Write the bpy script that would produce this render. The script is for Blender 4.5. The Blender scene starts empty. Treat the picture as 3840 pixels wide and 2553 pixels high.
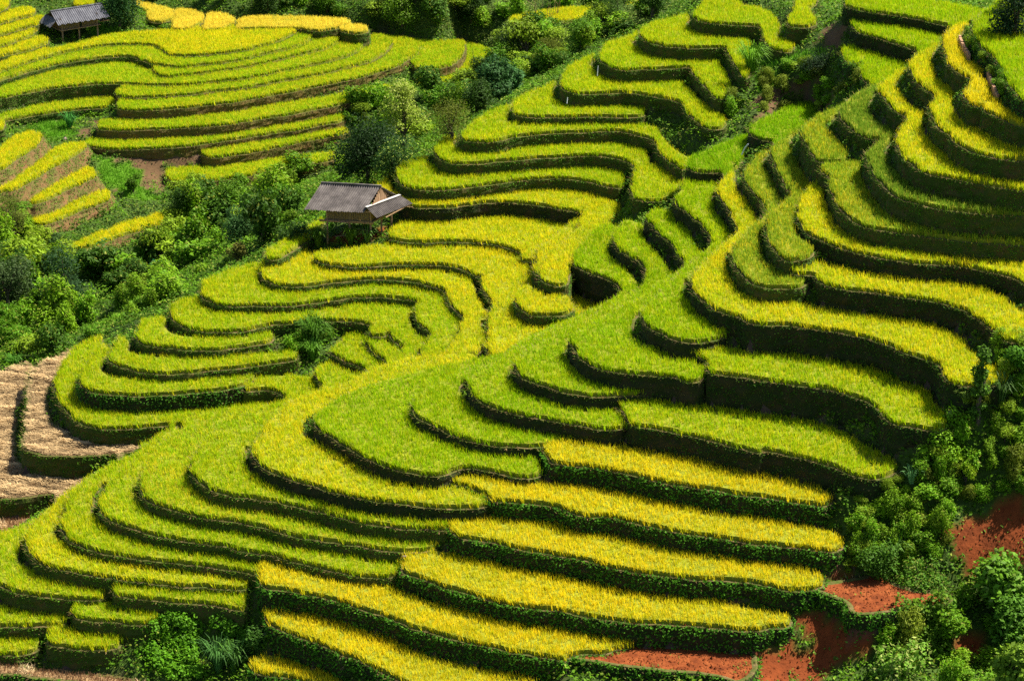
import bpy, math, random
import numpy as np
from mathutils import Vector, noise as mnoise

random.seed(7)
RNG = np.random.default_rng(11)
scene = bpy.context.scene
COL = scene.collection

# ------------------------------------------------------------------ camera
FOC = 9067.0                      # 85 mm on a 36 mm wide frame of 3840 dots
PITCH = math.radians(22.0)
EYE = np.array([0.0, 0.0, 57.3])
CF = np.array([0, math.cos(PITCH), -math.sin(PITCH)])
CU = np.array([0, math.sin(PITCH), math.cos(PITCH)])
CR = np.array([1.0, 0, 0])
cd = bpy.data.cameras.new('camera'); cam = bpy.data.objects.new('camera', cd); COL.objects.link(cam)
cam.location = EYE; cam.rotation_euler = (math.pi / 2 - PITCH, 0, 0)
cd.lens = 85; cd.sensor_width = 36; cd.clip_start = 1; cd.clip_end = 3000
scene.camera = cam

SHEETX = {'A': 0, 'B': 950, 'C': 1900, 'D': 2840}
SHEETY = {'0': 0, '1': 620, '2': 1240, '3': 1853}

def to_map(tag, x, y):
    if tag == 'O':
        return x * 1.6285, y * 1.6285
    return SHEETX[tag[0]] + x / 2.24, SHEETY[tag[1]] + y / 2.24

def pts(s, push=0.0):
    """'A0 10,20 30,40 / ...' -> array of survey points; the middle section is pushed uphill"""
    out = []; sec = 0; tag = None
    for w in s.split():
        if w == '/':
            sec += 1
        elif ',' in w:
            x, y = w.split(','); x = float(x); y = float(y)
            if sec == 1:
                y -= push * .3
            out.append(to_map(tag, x, y))
        else:
            tag = w
    return np.array(out)

def ray(m):
    m = np.atleast_2d(m)
    return CF[None] + ((m[:, 0] - 1920) / FOC)[:, None] * CR[None] + ((1276.5 - m[:, 1]) / FOC)[:, None] * CU[None]

def on_level(m, z):
    d = ray(m); t = (z - EYE[2]) / d[:, 2]
    return EYE[None, :2] + d[:, :2] * t[:, None]

def pix(p):
    """world -> survey map coordinates"""
    v = np.atleast_2d(p) - EYE[None]
    dep = v @ CF
    return np.stack([1920 + FOC * (v @ CR) / dep, 1276.5 - FOC * (v @ CU) / dep], 1)

def chaikin(P, n=2):
    for _ in range(n):
        Q = np.roll(P, -1, 0)
        P = np.stack([.78 * P + .22 * Q, .22 * P + .78 * Q], 1).reshape(-1, P.shape[1])
    return P

def resample(P, step):
    Q = np.vstack([P, P[:1]]); L = np.linalg.norm(np.diff(Q, axis=0), axis=1)
    s = np.concatenate([[0], np.cumsum(L)]); n = max(8, int(s[-1] / step))
    t = np.linspace(0, s[-1], n, endpoint=False)
    return np.stack([np.interp(t, s, Q[:, k]) for k in range(P.shape[1])], 1)

def area(P):
    x, y = P[:, 0], P[:, 1]
    return .5 * float(np.sum(x * np.roll(y, -1) - np.roll(x, -1) * y))

def inside(p, P):
    """points p in polygon P"""
    res = np.zeros(len(p), bool)
    lo = P.min(0); hi = P.max(0)
    idx = np.nonzero((p[:, 0] > lo[0]) & (p[:, 0] < hi[0]) & (p[:, 1] > lo[1]) & (p[:, 1] < hi[1]))[0]
    A = P; B = np.roll(P, -1, 0)
    for c in range(0, len(idx), 20000):
        ii = idx[c:c + 20000]; x = p[ii, 0][:, None]; y = p[ii, 1][:, None]
        cond = (A[None, :, 1] > y) != (B[None, :, 1] > y)
        dy = B[:, 1] - A[:, 1]; dy = np.where(np.abs(dy) < 1e-9, 1e-9, dy)
        xi = A[None, :, 0] + (y - A[None, :, 1]) / dy[None] * (B[:, 0] - A[:, 0])[None]
        res[ii] = (np.sum(cond & (x < xi), 1) % 2) == 1
    return res

def snoise(x, y, s=1.0, seed=0.0):
    """smooth cheap noise -1..1 from summed waves (vectorised)"""
    x = x / s; y = y / s
    v = (np.sin(1.7 * x + 2.3 * np.sin(.9 * y + seed) + seed) + np.sin(2.1 * y - 1.9 * np.sin(1.1 * x + 1.3 * seed)) +
         .6 * np.sin(3.9 * x + 3.1 * y + 2 * seed) + .6 * np.sin(4.3 * y - 3.7 * x + 3 * seed))
    return v / 3.2

# ------------------------------------------------------------------ survey data
# Edges of every terrace, read off as map sheets (letter = column, digit = row);
# each outline lies on its own level plane.  front / back / far side
G_L = 'terraces of the far left hillside'
G_V = 'sloping terraces at the far left'
G_M = 'terraces of the middle spur'
G_H = 'small terraces in the hollow between the spurs'
G_S = 'terraces of the long near spur'
G_P = 'long golden terraces on the lower slope'
G_R = 'terraces of the upper right slope'
G_G = 'green terraces at the hollow head'
G_X = 'harvested straw terraces'
# (label, group, level z, colour key, bank key, back push, outline)
T = [
# ---- far left hill
('lowest rice strip of the far hillside, above the bushes behind the near hut', G_L, -4.9, 'yg', 'dry', 30, 'A0 1380,1450 1450,1490 1550,1500 1700,1490 1900,1470 2100,1440 B0 200,1380 400,1350 600,1320 690,1300 / 680,1250 400,1290 100,1330 A0 2100,1350 1800,1380 1500,1390 1400,1410'),
('short rice strip second from the bottom of the far hillside, behind the dark tree', G_L, -3.9, 'yg', 'dry', 30, 'A0 1680,1270 1800,1290 1950,1270 2100,1250 B0 200,1200 400,1160 600,1120 800,1090 / 800,1060 600,1070 400,1100 200,1130 0,1165 A0 1900,1190 1700,1230'),
('long rice strip above bare brown earth, third from the bottom of the far hillside', G_L, -3.2, 'yg', 'dry', 30, 'A0 730,1180 800,1210 1000,1220 1200,1215 1400,1205 1600,1190 1800,1160 2000,1130 B0 0,1110 200,1080 400,1050 600,1010 760,990 / 760,940 500,980 200,1030 0,1060 A0 2000,1080 1700,1110 1400,1140 1100,1150 900,1150 750,1140'),
('long rice strip with a tall olive bank, fourth from the bottom of the far hillside', G_L, -2.2, 'yg', 'dry', 30, 'A0 800,1040 900,1055 1100,1060 1300,1050 1500,1040 1700,1030 1900,1010 2100,980 B0 0,970 150,950 300,930 500,890 700,850 900,810 1130,740 / 1200,690 900,730 700,780 500,820 300,850 100,880 0,900 A0 2000,930 1700,960 1400,990 1100,990 850,990'),
('long curving rice strip above the tallest brown bank of the far hillside', G_L, -1.2, 'yg', 'dry', 30, 'A0 980,870 1050,890 1200,890 1400,880 1600,865 1800,840 2000,820 B0 0,790 200,760 400,720 600,680 800,640 1000,590 1200,530 1300,470 1390,410 / 1400,330 1100,280 1100,420 1000,500 600,600 200,670 0,700 A0 1800,750 1400,790 1000,810'),
('curving rice strip starting right of the leafy gully on the far hillside', G_L, -0.8, 'yg', 'dry', 30, 'A0 960,760 1050,780 1200,785 1400,770 1600,760 1800,730 2000,710 B0 0,690 200,650 400,620 600,580 800,530 1000,480 1100,420 1165,350 / 1150,290 1000,265 900,400 600,510 200,590 A0 2000,640 1500,700 1000,720'),
('wide light green terrace left of the bend on the far hillside', G_L, -0.45, 'yg', 'weedy', 30, 'A0 -200,830 0,790 200,750 400,710 600,690 800,670 1000,665 1150,675 1300,680 1500,680 1700,660 1900,640 2100,620 B0 200,570 400,530 600,490 800,440 900,380 965,320 / 960,260 800,270 700,350 400,440 0,520 A0 1700,600 1400,640 1330,620 1250,580 1150,520 1000,515 800,525 600,555 400,600 200,650 0,700 -200,740'),
('rice strip that begins at the inner bend of the far hillside', G_L, -0.1, 'yg', 'dry', 25, 'A0 1280,540 1310,580 1380,610 1500,600 1700,580 1900,550 2100,520 B0 200,470 400,420 600,380 720,320 / 760,270 600,250 400,360 0,450 A0 1900,500 1600,540 1400,530 1290,510'),
('winding rice strip second below the far hut', G_L, 0.25, 'yg', 'weedy', 25, 'A0 -200,700 0,640 200,580 500,500 800,455 1000,440 1120,440 1200,475 1280,500 1400,520 1550,530 1700,510 1900,490 2100,460 B0 0,440 200,400 400,350 520,270 / 500,230 300,250 0,370 A0 1800,430 1500,445 1400,440 1350,390 1200,350 900,350 500,410 200,500 0,570 -200,620'),
('broad yellow terrace in front of the far hut', G_L, 0.6, 'yl', 'weedy', 0, 'A0 -200,620 0,570 200,500 400,440 600,390 800,355 1000,340 1200,335 1320,355 1380,390 1420,430 1550,435 1700,430 1900,410 2100,380 B0 0,365 150,330 250,300 310,260 / 400,215 200,200 0,200 A0 1900,215 1600,225 1300,240 1050,250 900,270 700,330 450,390 300,390 150,450 0,510 -200,560'),
('smallest ripe patch beside the tree behind the far hut', G_L, 0.9, 'ripe', 'weedy', 0, 'A0 1240,150 1350,160 1440,140 1475,100 / 1450,50 1300,20 1120,-20 1150,40 1230,60'),
('rounded ripe patch second from the tree behind the far hut', G_L, 0.85, 'ripe', 'weedy', 0, 'A0 1450,215 1520,220 1620,205 1700,160 1725,120 / 1700,90 1600,60 1480,50 1460,120'),
('rounded ripe patch third from the tree behind the far hut', G_L, 0.8, 'ripe', 'weedy', 0, 'A0 1700,228 1800,222 1900,205 1980,165 / 1980,130 1900,95 1750,80 1735,140'),
('long pale ripe strip along the bushes at the top of the far hillside', G_L, 0.85, 'ripe', 'weedy', 0, 'A0 1980,215 2128,208 B0 200,205 400,205 520,232 700,210 820,165 / 820,140 500,120 200,115 0,115 A0 2050,125 1995,150'),
('small ripe corner against the thicket at the top of the far hillside', G_L, 0.7, 'ripe', 'weedy', 0, 'B0 740,235 880,255 960,240 / 975,200 900,190 820,190 720,215'),
('yellow strip with its left end beneath the far hut', G_L, 1.0, 'yl', 'weedy', 0, 'A0 -150,480 0,440 150,410 300,370 410,330 / 400,290 260,290 120,325 0,375 -150,410'),
('yellow strip directly left of the far hut', G_L, 1.4, 'yl', 'weedy', 0, 'A0 -150,400 0,355 150,310 265,265 / 330,195 200,215 0,285 -150,330'),
('thin yellow strip level with the roof of the far hut', G_L, 1.8, 'yl', 'weedy', 0, 'A0 -150,310 0,265 150,220 350,165 / 385,105 200,135 0,195 -150,240'),
('yellow strip left of the far hut ridge', G_L, 2.2, 'yl', 'weedy', 0, 'A0 -150,210 0,165 150,125 290,90 / 305,45 200,35 0,95 -150,130'),
('yellow corner terrace in the top left of the far hillside', G_L, 2.7, 'yl', 'weedy', 0, 'A0 -150,90 0,65 60,35 80,0 / 70,-60 -150,-60'),
('thin yellow strip above the roof of the far hut', G_L, 1.6, 'yl', 'weedy', 0, 'A0 620,22 700,24 790,10 / 800,-40 640,-40'),
('narrow light green strip above the green gully of the far hillside', G_L, -1.8, 'yg', 'weedy', 20, 'A0 -200,1030 0,985 250,940 500,900 700,880 900,870 960,850 / 950,790 800,790 600,830 300,870 100,920 0,945 -200,990'),
('small terrace lying between two brown banks at the end of the far hillside', G_L, -1.5, 'yg', 'dry', 10, 'B0 1370,545 1450,555 1600,535 1680,510 1750,450 1780,375 / 1780,320 1600,330 1420,320 1250,300 1050,265 1000,330 1200,400 1300,480'),
('rice strip at the far hillside end behind the pale leafy tree', G_L, -2.5, 'yg', 'dry', 20, 'B0 1380,690 1550,680 1700,640 1850,590 1920,555 / 2030,440 2000,395 1850,345 1790,340 1780,430 1700,520 1600,560 1380,610'),
('distant yellow field beyond the thicket at the top', G_L, 3.0, 'yl', 'weedy', 0, 'C0 30,165 250,155 500,155 700,130 800,105 / 850,60 700,35 500,40 250,80 40,110'),
('small distant yellow patch behind the bushy tree at the top', G_L, 3.6, 'yl', 'weedy', 0, 'C0 960,80 1080,75 1150,50 / 1150,10 1100,-40 960,-30'),
# ---- far left sloping ones
('tiny yellow corner at the left edge above the sloping strips', G_V, -0.9, 'yl', 'weedy', 0, 'A0 -200,1060 -60,1050 10,1060 45,1020 / 30,975 -60,965 -200,960'),
('short yellow strip uppermost of the sloping strips at the left edge', G_V, -1.6, 'yl', 'earth', 10, 'A0 -250,1480 0,1390 60,1370 150,1290 270,1220 330,1170 355,1120 / 350,1090 250,1080 150,1110 60,1170 0,1220 -250,1330'),
('longest yellow sloping strip reaching the left edge', G_V, -2.7, 'yl', 'earth', 10, 'A1 -300,290 0,190 120,170 200,130 300,70 A0 400,1399 500,1340 600,1290 700,1230 730,1190 / 720,1170 600,1180 480,1210 350,1310 200,1420 100,1500 0,1550 -300,1680'),
('yellow sloping strip above the feathery tree', G_V, -3.9, 'yl', 'earth', 10, 'A1 240,290 340,280 450,230 600,150 700,110 790,70 810,40 / 790,0 740,-15 650,0 500,90 400,160 300,230'),
('yellow sloping strip right of the feathery tree', G_V, -5.0, 'yl', 'earth', 10, 'A1 250,440 300,465 400,455 550,400 700,330 850,280 930,240 940,200 / 900,180 800,200 650,240 500,310 400,370 300,410'),
('lowest yellow sloping strip, an island in the thicket', G_V, -6.1, 'yl', 'earth', 10, 'A1 590,660 650,670 750,655 900,600 1050,545 1200,500 1350,460 1390,430 / 1380,380 1270,390 1250,420 1100,440 950,490 800,560 700,600 600,640'),
# ---- middle spur
('broad rounded terrace lowest on the middle spur, above the straw', G_M, 0.6, 'lime', 'weedy', 40, 'A2 455,380 470,480 510,580 560,630 620,690 700,740 820,770 1000,770 1200,760 1400,740 1600,720 1760,700 2000,680 / 2240,620 2240,540 1900,590 1700,620 1400,640 1100,640 900,620 750,570 650,500 620,420 660,330 760,230 850,130 870,0 / 700,60 600,130 500,280'),
('terrace above the dark leafy bank, second on the middle spur', G_M, 1.8, 'lime', 'lush', 40, 'A2 660,360 700,430 800,470 920,480 1100,490 1300,490 1500,480 1700,460 1900,440 2050,410 2120,370 / 2150,330 2000,340 1700,370 1400,390 1100,380 900,370 850,310 870,220 900,150 880,60 / 800,120 740,250 680,320'),
('terrace passing below the tall gully grass, third on the middle spur', G_M, 2.45, 'lime', 'weedy', 40, 'A2 905,200 1000,240 1150,290 1350,310 1600,300 1800,280 2000,260 2128,240 B2 100,230 250,210 380,190 / 380,140 200,150 0,180 A2 1900,190 1600,210 1400,200 1200,180 1080,170 1090,60 1000,10 / 930,130'),
('short curved terrace ending left of the gully, fourth on the middle spur', G_M, 3.1, 'lime', 'weedy', 40, 'A1 1160,1420 1250,1460 1400,1480 1600,1500 1800,1500 2000,1480 2128,1460 B1 100,1440 170,1420 / 170,1380 0,1380 A1 1900,1400 1600,1420 1450,1400 1390,1330 1400,1240 / 1210,1250 1180,1290 1150,1380'),
('terrace reaching round the head of the leafy gully, fifth on the middle spur', G_M, 3.6, 'lime', 'weedy', 35, 'A1 1460,1250 1550,1310 1700,1340 1900,1350 2100,1330 B1 150,1280 400,1270 600,1255 800,1255 900,1265 1000,1295 990,1340 960,1380 1100,1385 1140,1350 1150,1390 1200,1430 1275,1470 1260,1520 B2 1240,140 1200,190 / 1300,170 1440,110 1480,40 B1 1440,1430 1330,1330 1300,1250 1340,1180 1200,1130 1000,1120 700,1180 400,1210 0,1230 A1 1950,1230 1800,1200 1700,1150 / 1690,1060 1450,1110 1430,1160 1440,1220'),
('long terrace with a thin dark bank, sixth on the middle spur', G_M, 4.2, 'lime', 'weedy', 35, 'A1 1770,1080 1800,1110 1900,1130 2100,1130 B1 200,1130 400,1120 600,1090 800,1060 1000,1050 1200,1060 1350,1080 1410,1100 1370,1150 1360,1210 1400,1270 1450,1320 1510,1365 1480,1420 1430,1500 B2 1400,140 / 1650,130 1690,40 B1 1700,1400 1720,1330 1780,1270 1700,1240 1600,1100 1590,1040 1500,1010 1300,980 1000,980 700,1000 400,1020 150,1010 50,980 40,900 60,850 A1 2240,800 / 2240,765 2100,790 1900,850 1690,940 1690,1060 1740,1080'),
('wide golden terrace curving down below the tall grass by the near hut', G_M, 4.75, 'yl', 'weedy', 35, 'B1 90,900 150,950 300,970 500,960 700,930 900,910 1100,900 1300,920 1400,940 1550,970 1640,1010 1630,1060 1660,1120 1720,1190 1800,1240 1740,1310 1730,1350 1690,1430 1660,1490 B2 1600,170 / 1900,160 B1 1960,1440 1910,1300 1950,1210 1880,1080 1870,970 1800,850 1600,800 1300,790 1000,810 700,800 560,780 480,700 430,660 / 260,690 110,760 60,830 80,880'),
('golden terrace right below the near hut and its red earth', G_M, 5.3, 'yl', 'weedy', 20, 'B1 505,720 560,770 700,790 850,800 1000,800 1200,780 1400,780 1600,790 1750,810 1850,860 1930,900 1925,950 1960,1030 2020,1120 1990,1190 1970,1230 1985,1320 1990,1400 1960,1470 / B2 1960,130 C1 0,1530 200,1420 400,1320 600,1230 850,1130 850,1100 650,1060 500,1000 520,900 280,850 200,850 170,730 0,650 B1 2000,610 1700,600 1400,610 1100,630 900,660 650,690 530,700'),
('wide golden terrace right of the near hut', G_M, 5.8, 'yl', 'weedy', 25, 'B1 1130,570 1250,590 1400,600 1600,590 1800,590 1950,600 2100,630 2240,670 C1 150,700 120,760 / 250,750 330,650 450,560 600,470 520,440 300,400 0,400 B1 1900,400 1600,430 1300,440 1180,480 1140,530'),
('golden slope between two short dark banks in the saddle', G_M, 6.35, 'yl', 'weedy', 0, 'C1 500,480 400,560 280,650 255,720 245,790 215,850 280,880 380,880 / 450,830 500,760 640,600 760,450 800,380 650,380'),
('golden terrace above the overgrown step with pale earth in the saddle', G_M, 6.9, 'yl', 'weedy', 0, 'C1 640,400 590,500 480,600 380,700 300,800 285,880 320,935 400,960 510,960 530,900 / 530,770 590,700 700,560 930,400 980,310 870,245 680,300'),
('narrow golden terrace with a tall dark bank above the near hut roof', G_M, 6.95, 'yl', 'earthdark', 35, 'B1 1200,250 1300,300 1500,310 1650,305 1850,275 2050,260 2240,265 C1 150,270 300,290 450,320 600,340 650,355 / 800,330 900,240 850,230 700,200 400,170 0,190 B1 1800,210 1400,230 1250,225 1160,180 1150,100 1190,20 / 1130,50 1080,110 990,185 1180,230'),
('terrace rounding above the near hut, with a notch of bare earth at its right end', G_M, 7.9, 'lime', 'weedy', 40, 'B1 1205,55 1230,110 1350,150 1500,160 1700,150 2000,110 C1 150,75 300,60 500,60 700,90 800,120 900,140 980,140 / 1000,90 980,20 C0 950,1390 700,1385 300,1390 0,1410 B0 1800,1420 1550,1390 1450,1330 1480,1280 / 1400,1285 1260,1330 1210,1400'),
('terrace whose right end drops steeply down to the green hollow', G_M, 8.9, 'lime', 'weedy', 40, 'B0 1530,1230 1560,1290 1700,1330 1900,1325 2128,1300 C0 300,1280 600,1260 800,1260 950,1280 1050,1320 1080,1350 1070,1430 C1 1080,50 1070,120 1060,180 1080,240 1200,250 1350,245 1420,200 / 1480,100 1400,60 1300,0 C0 1200,1350 1180,1240 1000,1190 700,1190 300,1195 0,1230 B0 1900,1240 1700,1230 1670,1200 1700,1130 / 1700,1080 1600,1120 1540,1190'),
('long terrace running out to a narrow tip beside the bright green pocket', G_M, 9.9, 'lime', 'weedy', 40, 'B0 1745,1130 1900,1145 2100,1135 C0 0,1115 200,1085 400,1070 700,1060 900,1050 1000,1060 1150,1100 1230,1130 1270,1160 1275,1210 1300,1250 1380,1310 1440,1350 1490,1390 / 1530,1300 1430,1250 1320,1150 1280,1060 1150,1020 900,1010 600,1010 300,1020 20,1020 0,960 B0 2188,900 / 2150,840 2050,880 1840,975 1820,1040 1750,1090'),
('short straight terrace ending at the deepest dark bank of the middle spur', G_M, 10.6, 'lime', 'weedy', 40, 'C0 75,920 200,940 400,937 600,932 800,932 1000,940 1170,930 / 1170,880 1000,860 800,850 500,850 380,800 400,700 / 430,650 300,700 130,770 50,820 60,890'),
('long terrace with a hooked right end above the deepest dark bank', G_M, 11.7, 'lime', 'weedy', 40, 'C0 450,690 530,730 650,745 850,735 1000,730 1150,745 1300,775 1400,795 1480,820 1520,860 1530,920 1570,950 1640,1000 1700,1040 1830,1030 1850,990 / 1820,950 1700,900 1600,780 1520,720 1460,650 1200,660 1000,650 850,630 720,570 690,520 750,450 / 740,430 620,480 520,530 470,630'),
('terrace bending down to the brown thicket, third from the top of the middle spur', G_M, 12.8, 'lime', 'weedy', 40, 'C0 780,440 830,490 900,530 1000,545 1200,535 1400,525 1545,515 1560,560 1600,600 1680,680 1740,760 1800,790 1900,750 / 1920,720 1850,600 1780,500 1760,460 1500,460 1300,440 1150,410 1040,350 1090,290 / 1090,250 1000,280 870,320 790,390'),
('terrace with the tall arching grass clump at its right end', G_M, 13.9, 'lime', 'weedy', 40, 'C0 1120,260 1200,310 1300,340 1500,355 1700,355 1850,350 1870,400 1920,490 1970,580 2020,620 / 2060,550 2060,400 2060,300 2020,280 1900,280 1700,270 1600,240 1480,200 1540,130 / 1530,85 1300,140 1130,210'),
('topmost full terrace of the middle spur, winding down round the grass clump', G_M, 15.0, 'lime', 'weedy', 40, 'C0 1560,100 1650,140 1800,155 1950,165 2100,170 2150,180 2165,280 2200,340 D0 110,350 150,370 260,400 320,360 / 310,330 200,300 160,290 210,200 150,120 80,70 0,40 C0 2000,30 1970,10 1900,-60 1700,-60 / 1640,10 1570,80'),
('small tongue of rice at the top edge between two shaded banks', G_M, 16.2, 'lime', 'weedy', 0, 'D0 255,150 270,180 400,185 500,160 / 510,130 420,60 490,0 520,-60 330,-60 / 320,40'),
('narrow sloping rice strip beside the left corner of the near hut', G_M, 5.4, 'lime', 'weedy', 0, 'B1 100,740 200,745 290,690 400,620 490,560 540,500 / 600,440 590,410 540,425 470,465 380,530 250,590 110,680'),
# ---- hollow
('small crescent terrace in the hollow, largest bank beside the gully', G_H, 3.2, 'lime', 'weedy', 0, 'B2 950,60 1000,110 1060,160 1110,190 / 1180,200 1250,160 1240,120 1150,80 1090,20 B1 1080,1400 950,1420 / 930,1440'),
('small terrace right of the tall gully grass', G_H, 2.75, 'lime', 'weedy', 0, 'B2 640,130 700,165 800,215 900,240 945,270 / 1000,260 1100,230 1110,190 1000,130 910,60 B1 920,1430 960,1390 980,1350 820,1370 / 700,1470'),
('smallest crescent terrace below the tall gully grass', G_H, 2.2, 'lime', 'weedy', 0, 'B2 515,310 560,360 605,420 / 750,410 900,350 940,300 850,320 720,260 650,220 / 540,260'),
('light green floor terrace at the mouth of the gully', G_H, 1.55, 'lime', 'weedy', 0, 'A2 2030,460 2128,450 B2 100,445 190,450 240,500 / 450,520 620,470 600,420 480,340 200,340 0,350'),
('small golden terrace held by an earthy step in the saddle', G_H, 6.15, 'yl', 'weedy', 0, 'C1 60,1060 80,1110 160,1180 220,1210 400,1210 500,1200 560,1160 / 540,1080 480,1030 430,1010 340,1080 230,1000 180,960 120,1000'),
# ---- near spur
('near spur terrace running off the left edge, lowest with the rounded end', G_S, 0.0, 'lime', 'weedy', 35, 'A3 -200,620 0,700 50,740 150,770 300,790 450,810 600,820 750,820 850,820 900,790 930,740 / 900,700 700,690 500,660 300,610 180,560 140,480 150,400 210,300 300,170 / 270,180 130,240 0,290 -200,340'),
('near spur terrace with the tallest bank beside the left edge', G_S, 0.9, 'yl', 'weedy', 35, 'A3 215,370 260,450 330,520 450,560 600,590 750,620 900,640 1050,660 1200,680 1350,690 1500,710 1700,720 1900,730 2050,740 2120,700 / 2120,640 1900,620 1600,590 1300,560 1000,520 750,470 600,410 480,340 460,280 480,200 A2 520,1480 650,1300 800,1150 / 700,1215 600,1290 500,1370 400,1460 A3 330,150 250,230 215,310'),
('short rice strip tucked below the long bank, above the leafy creeper mound', G_S, 0.45, 'lime', 'weedy', 10, 'A3 935,780 1000,800 1200,820 1400,840 1600,850 1800,870 1950,900 2050,920 / 2095,800 2080,770 1800,740 1500,710 1200,690 990,690'),
('near spur terrace whose tip lies second above the left edge bank', G_S, 1.5, 'lime', 'weedy', 35, 'A3 515,220 550,300 620,350 750,400 900,440 1100,470 1300,500 1500,520 1700,540 1900,560 2050,590 2150,620 2200,600 / 2220,520 2100,480 1800,420 1500,390 1200,320 950,240 800,180 760,100 780,20 A2 780,1350 900,1200 1100,1000 1250,880 / 1200,970 1000,1060 850,1130 700,1215 600,1330 530,1480'),
('near spur terrace whose right end stops at a small stone', G_S, 2.25, 'lime', 'weedy', 35, 'A3 830,80 880,130 950,180 1100,220 1250,280 1400,300 1550,330 1700,350 1850,370 2000,400 2128,430 B3 150,440 300,490 450,530 600,570 750,600 900,630 1050,640 1200,620 1250,590 / 1230,490 1050,460 800,420 500,370 250,300 0,240 A3 1900,240 1600,170 1400,130 1200,70 A2 1200,1420 1120,1330 1130,1230 1230,1100 1400,900 1500,780 / 1400,800 1310,840 1200,960 1050,1100 900,1270 830,1400'),
('slender near spur terrace ending below the short green hedge bank', G_S, 3.0, 'yg', 'weedy', 35, 'A2 1170,1260 1200,1330 1280,1390 1400,1430 1550,1470 1700,1500 1850,1530 A3 2000,170 2128,200 B3 100,215 250,270 400,300 550,320 700,340 850,370 1000,395 1150,410 1300,420 1450,420 1560,390 / 1570,320 1500,290 1200,270 900,230 700,180 500,120 300,60 100,20 A2 2100,1420 1850,1400 1700,1350 1600,1270 1560,1180 1570,1080 1650,980 1800,850 1900,700 / 1750,735 1550,770 1450,820 1350,950 1250,1080 1180,1190'),
('near spur terrace directly left of the golden field with the lobed end', G_S, 3.85, 'lime', 'weedy', 35, 'A2 1605,1100 1630,1180 1700,1240 1850,1310 2000,1340 2128,1350 B2 200,1380 400,1420 550,1460 700,1500 850,1530 B3 850,170 1000,195 1150,215 1300,225 1450,225 1600,237 1650,235 / 1750,130 1500,80 1200,50 900,20 B2 800,1380 500,1310 200,1240 0,1170 A2 2100,1150 2060,1050 2060,950 2130,850 2240,720 B2 400,560 / 330,540 100,590 A2 2000,640 1900,680 1850,760 1700,900 1620,1030'),
('broad golden terrace on the crest, wrapping the end of the green fields', G_S, 4.75, 'yl', 'earthdark', 35, 'A2 2110,940 2150,1010 B2 40,1060 100,1110 200,1150 350,1200 500,1240 600,1270 750,1310 900,1340 1050,1370 1200,1390 1350,1400 1500,1420 1650,1430 1800,1430 1900,1430 2000,1390 2010,1350 / 1950,1290 1800,1250 1600,1230 1400,1210 1200,1170 1000,1110 850,1040 700,970 550,910 430,870 400,800 440,720 520,640 700,500 1000,380 1400,260 1700,230 / 1900,160 1700,150 1500,170 1240,200 1100,240 950,310 800,380 600,440 450,490 330,540 200,650 80,780 20,900'),
('widest bright green terrace with a tall dark earth bank in the middle', G_S, 5.6, 'green', 'earthdark', 35, 'B2 510,730 600,810 700,860 800,930 900,990 1000,1030 1100,1070 1200,1110 1300,1130 1450,1150 1550,1160 1620,1140 1750,1090 1850,1090 1950,1110 2100,1150 2200,1170 C2 200,1180 290,1150 / 290,1080 240,1030 0,1000 B2 2000,960 1800,930 1600,900 1500,850 1400,770 1370,680 1420,560 1550,450 1800,340 C1 0,1550 400,1350 760,1190 / C1 600,1215 500,1250 200,1400 B2 2128,140 1950,190 1600,250 1250,340 900,440 640,560 520,690'),
('green terrace whose tip is the first right of the widest green one', G_S, 6.3, 'green', 'earthdark', 35, 'B2 1335,570 1360,650 1420,700 1500,730 1650,810 1800,860 1950,890 2100,910 C2 112,915 200,920 280,910 400,890 640,870 / 640,850 400,810 200,770 0,740 B2 2000,700 1850,620 1740,520 1720,430 1800,340 2000,220 C1 0,1520 400,1320 820,1120 / 830,1140 700,1180 400,1320 100,1460 B2 2128,150 1850,260 1600,370 1420,460 1345,530'),
('green terrace ending at a dark gap beside a wide lime field', G_S, 7.25, 'green', 'earthdark', 35, 'B2 1805,390 1830,470 1900,530 2000,580 2100,610 2240,650 C2 300,680 450,700 600,730 750,760 900,770 1010,760 / 1000,690 890,620 700,600 500,560 300,490 150,450 50,400 0,350 C1 70,1590 600,1300 1100,1050 1100,950 1000,850 850,720 860,640 930,520 860,450 700,560 590,690 / 555,770 620,820 700,850 850,900 940,950 970,1010 900,1080 800,1140 600,1240 300,1400 0,1550 B2 1950,280 1830,360'),
('green terrace with a square right end glowing in the sun', G_S, 8.15, 'green', 'earthdark', 35, 'C2 75,240 110,320 180,360 300,400 400,430 550,470 700,490 900,490 1100,480 1200,470 1215,440 / 1190,420 1000,400 800,370 650,310 560,260 500,190 C1 510,1430 600,1400 1000,1180 1350,980 1380,850 1250,700 1150,580 1160,480 1000,420 / 930,500 905,600 950,670 1050,720 1140,760 1180,850 1185,940 1100,1010 1000,1080 700,1230 350,1410 120,1550 75,1600'),
('green terrace running from the crest to the shaded corner below the tallest bank', G_S, 9.2, 'green', 'earthdark', 35, 'C2 530,30 560,100 620,170 700,220 800,260 900,280 1050,300 1250,310 1400,330 1500,360 1600,375 1665,340 / 1660,260 1500,190 1350,150 1200,100 1100,40 C1 1060,1400 1040,1330 1100,1190 1200,1160 1500,950 1650,750 1560,560 1460,420 1300,330 1150,400 / 1220,440 1300,540 1400,610 1460,700 1505,780 1490,820 1380,890 1300,960 1000,1140 700,1310 540,1400'),
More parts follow.
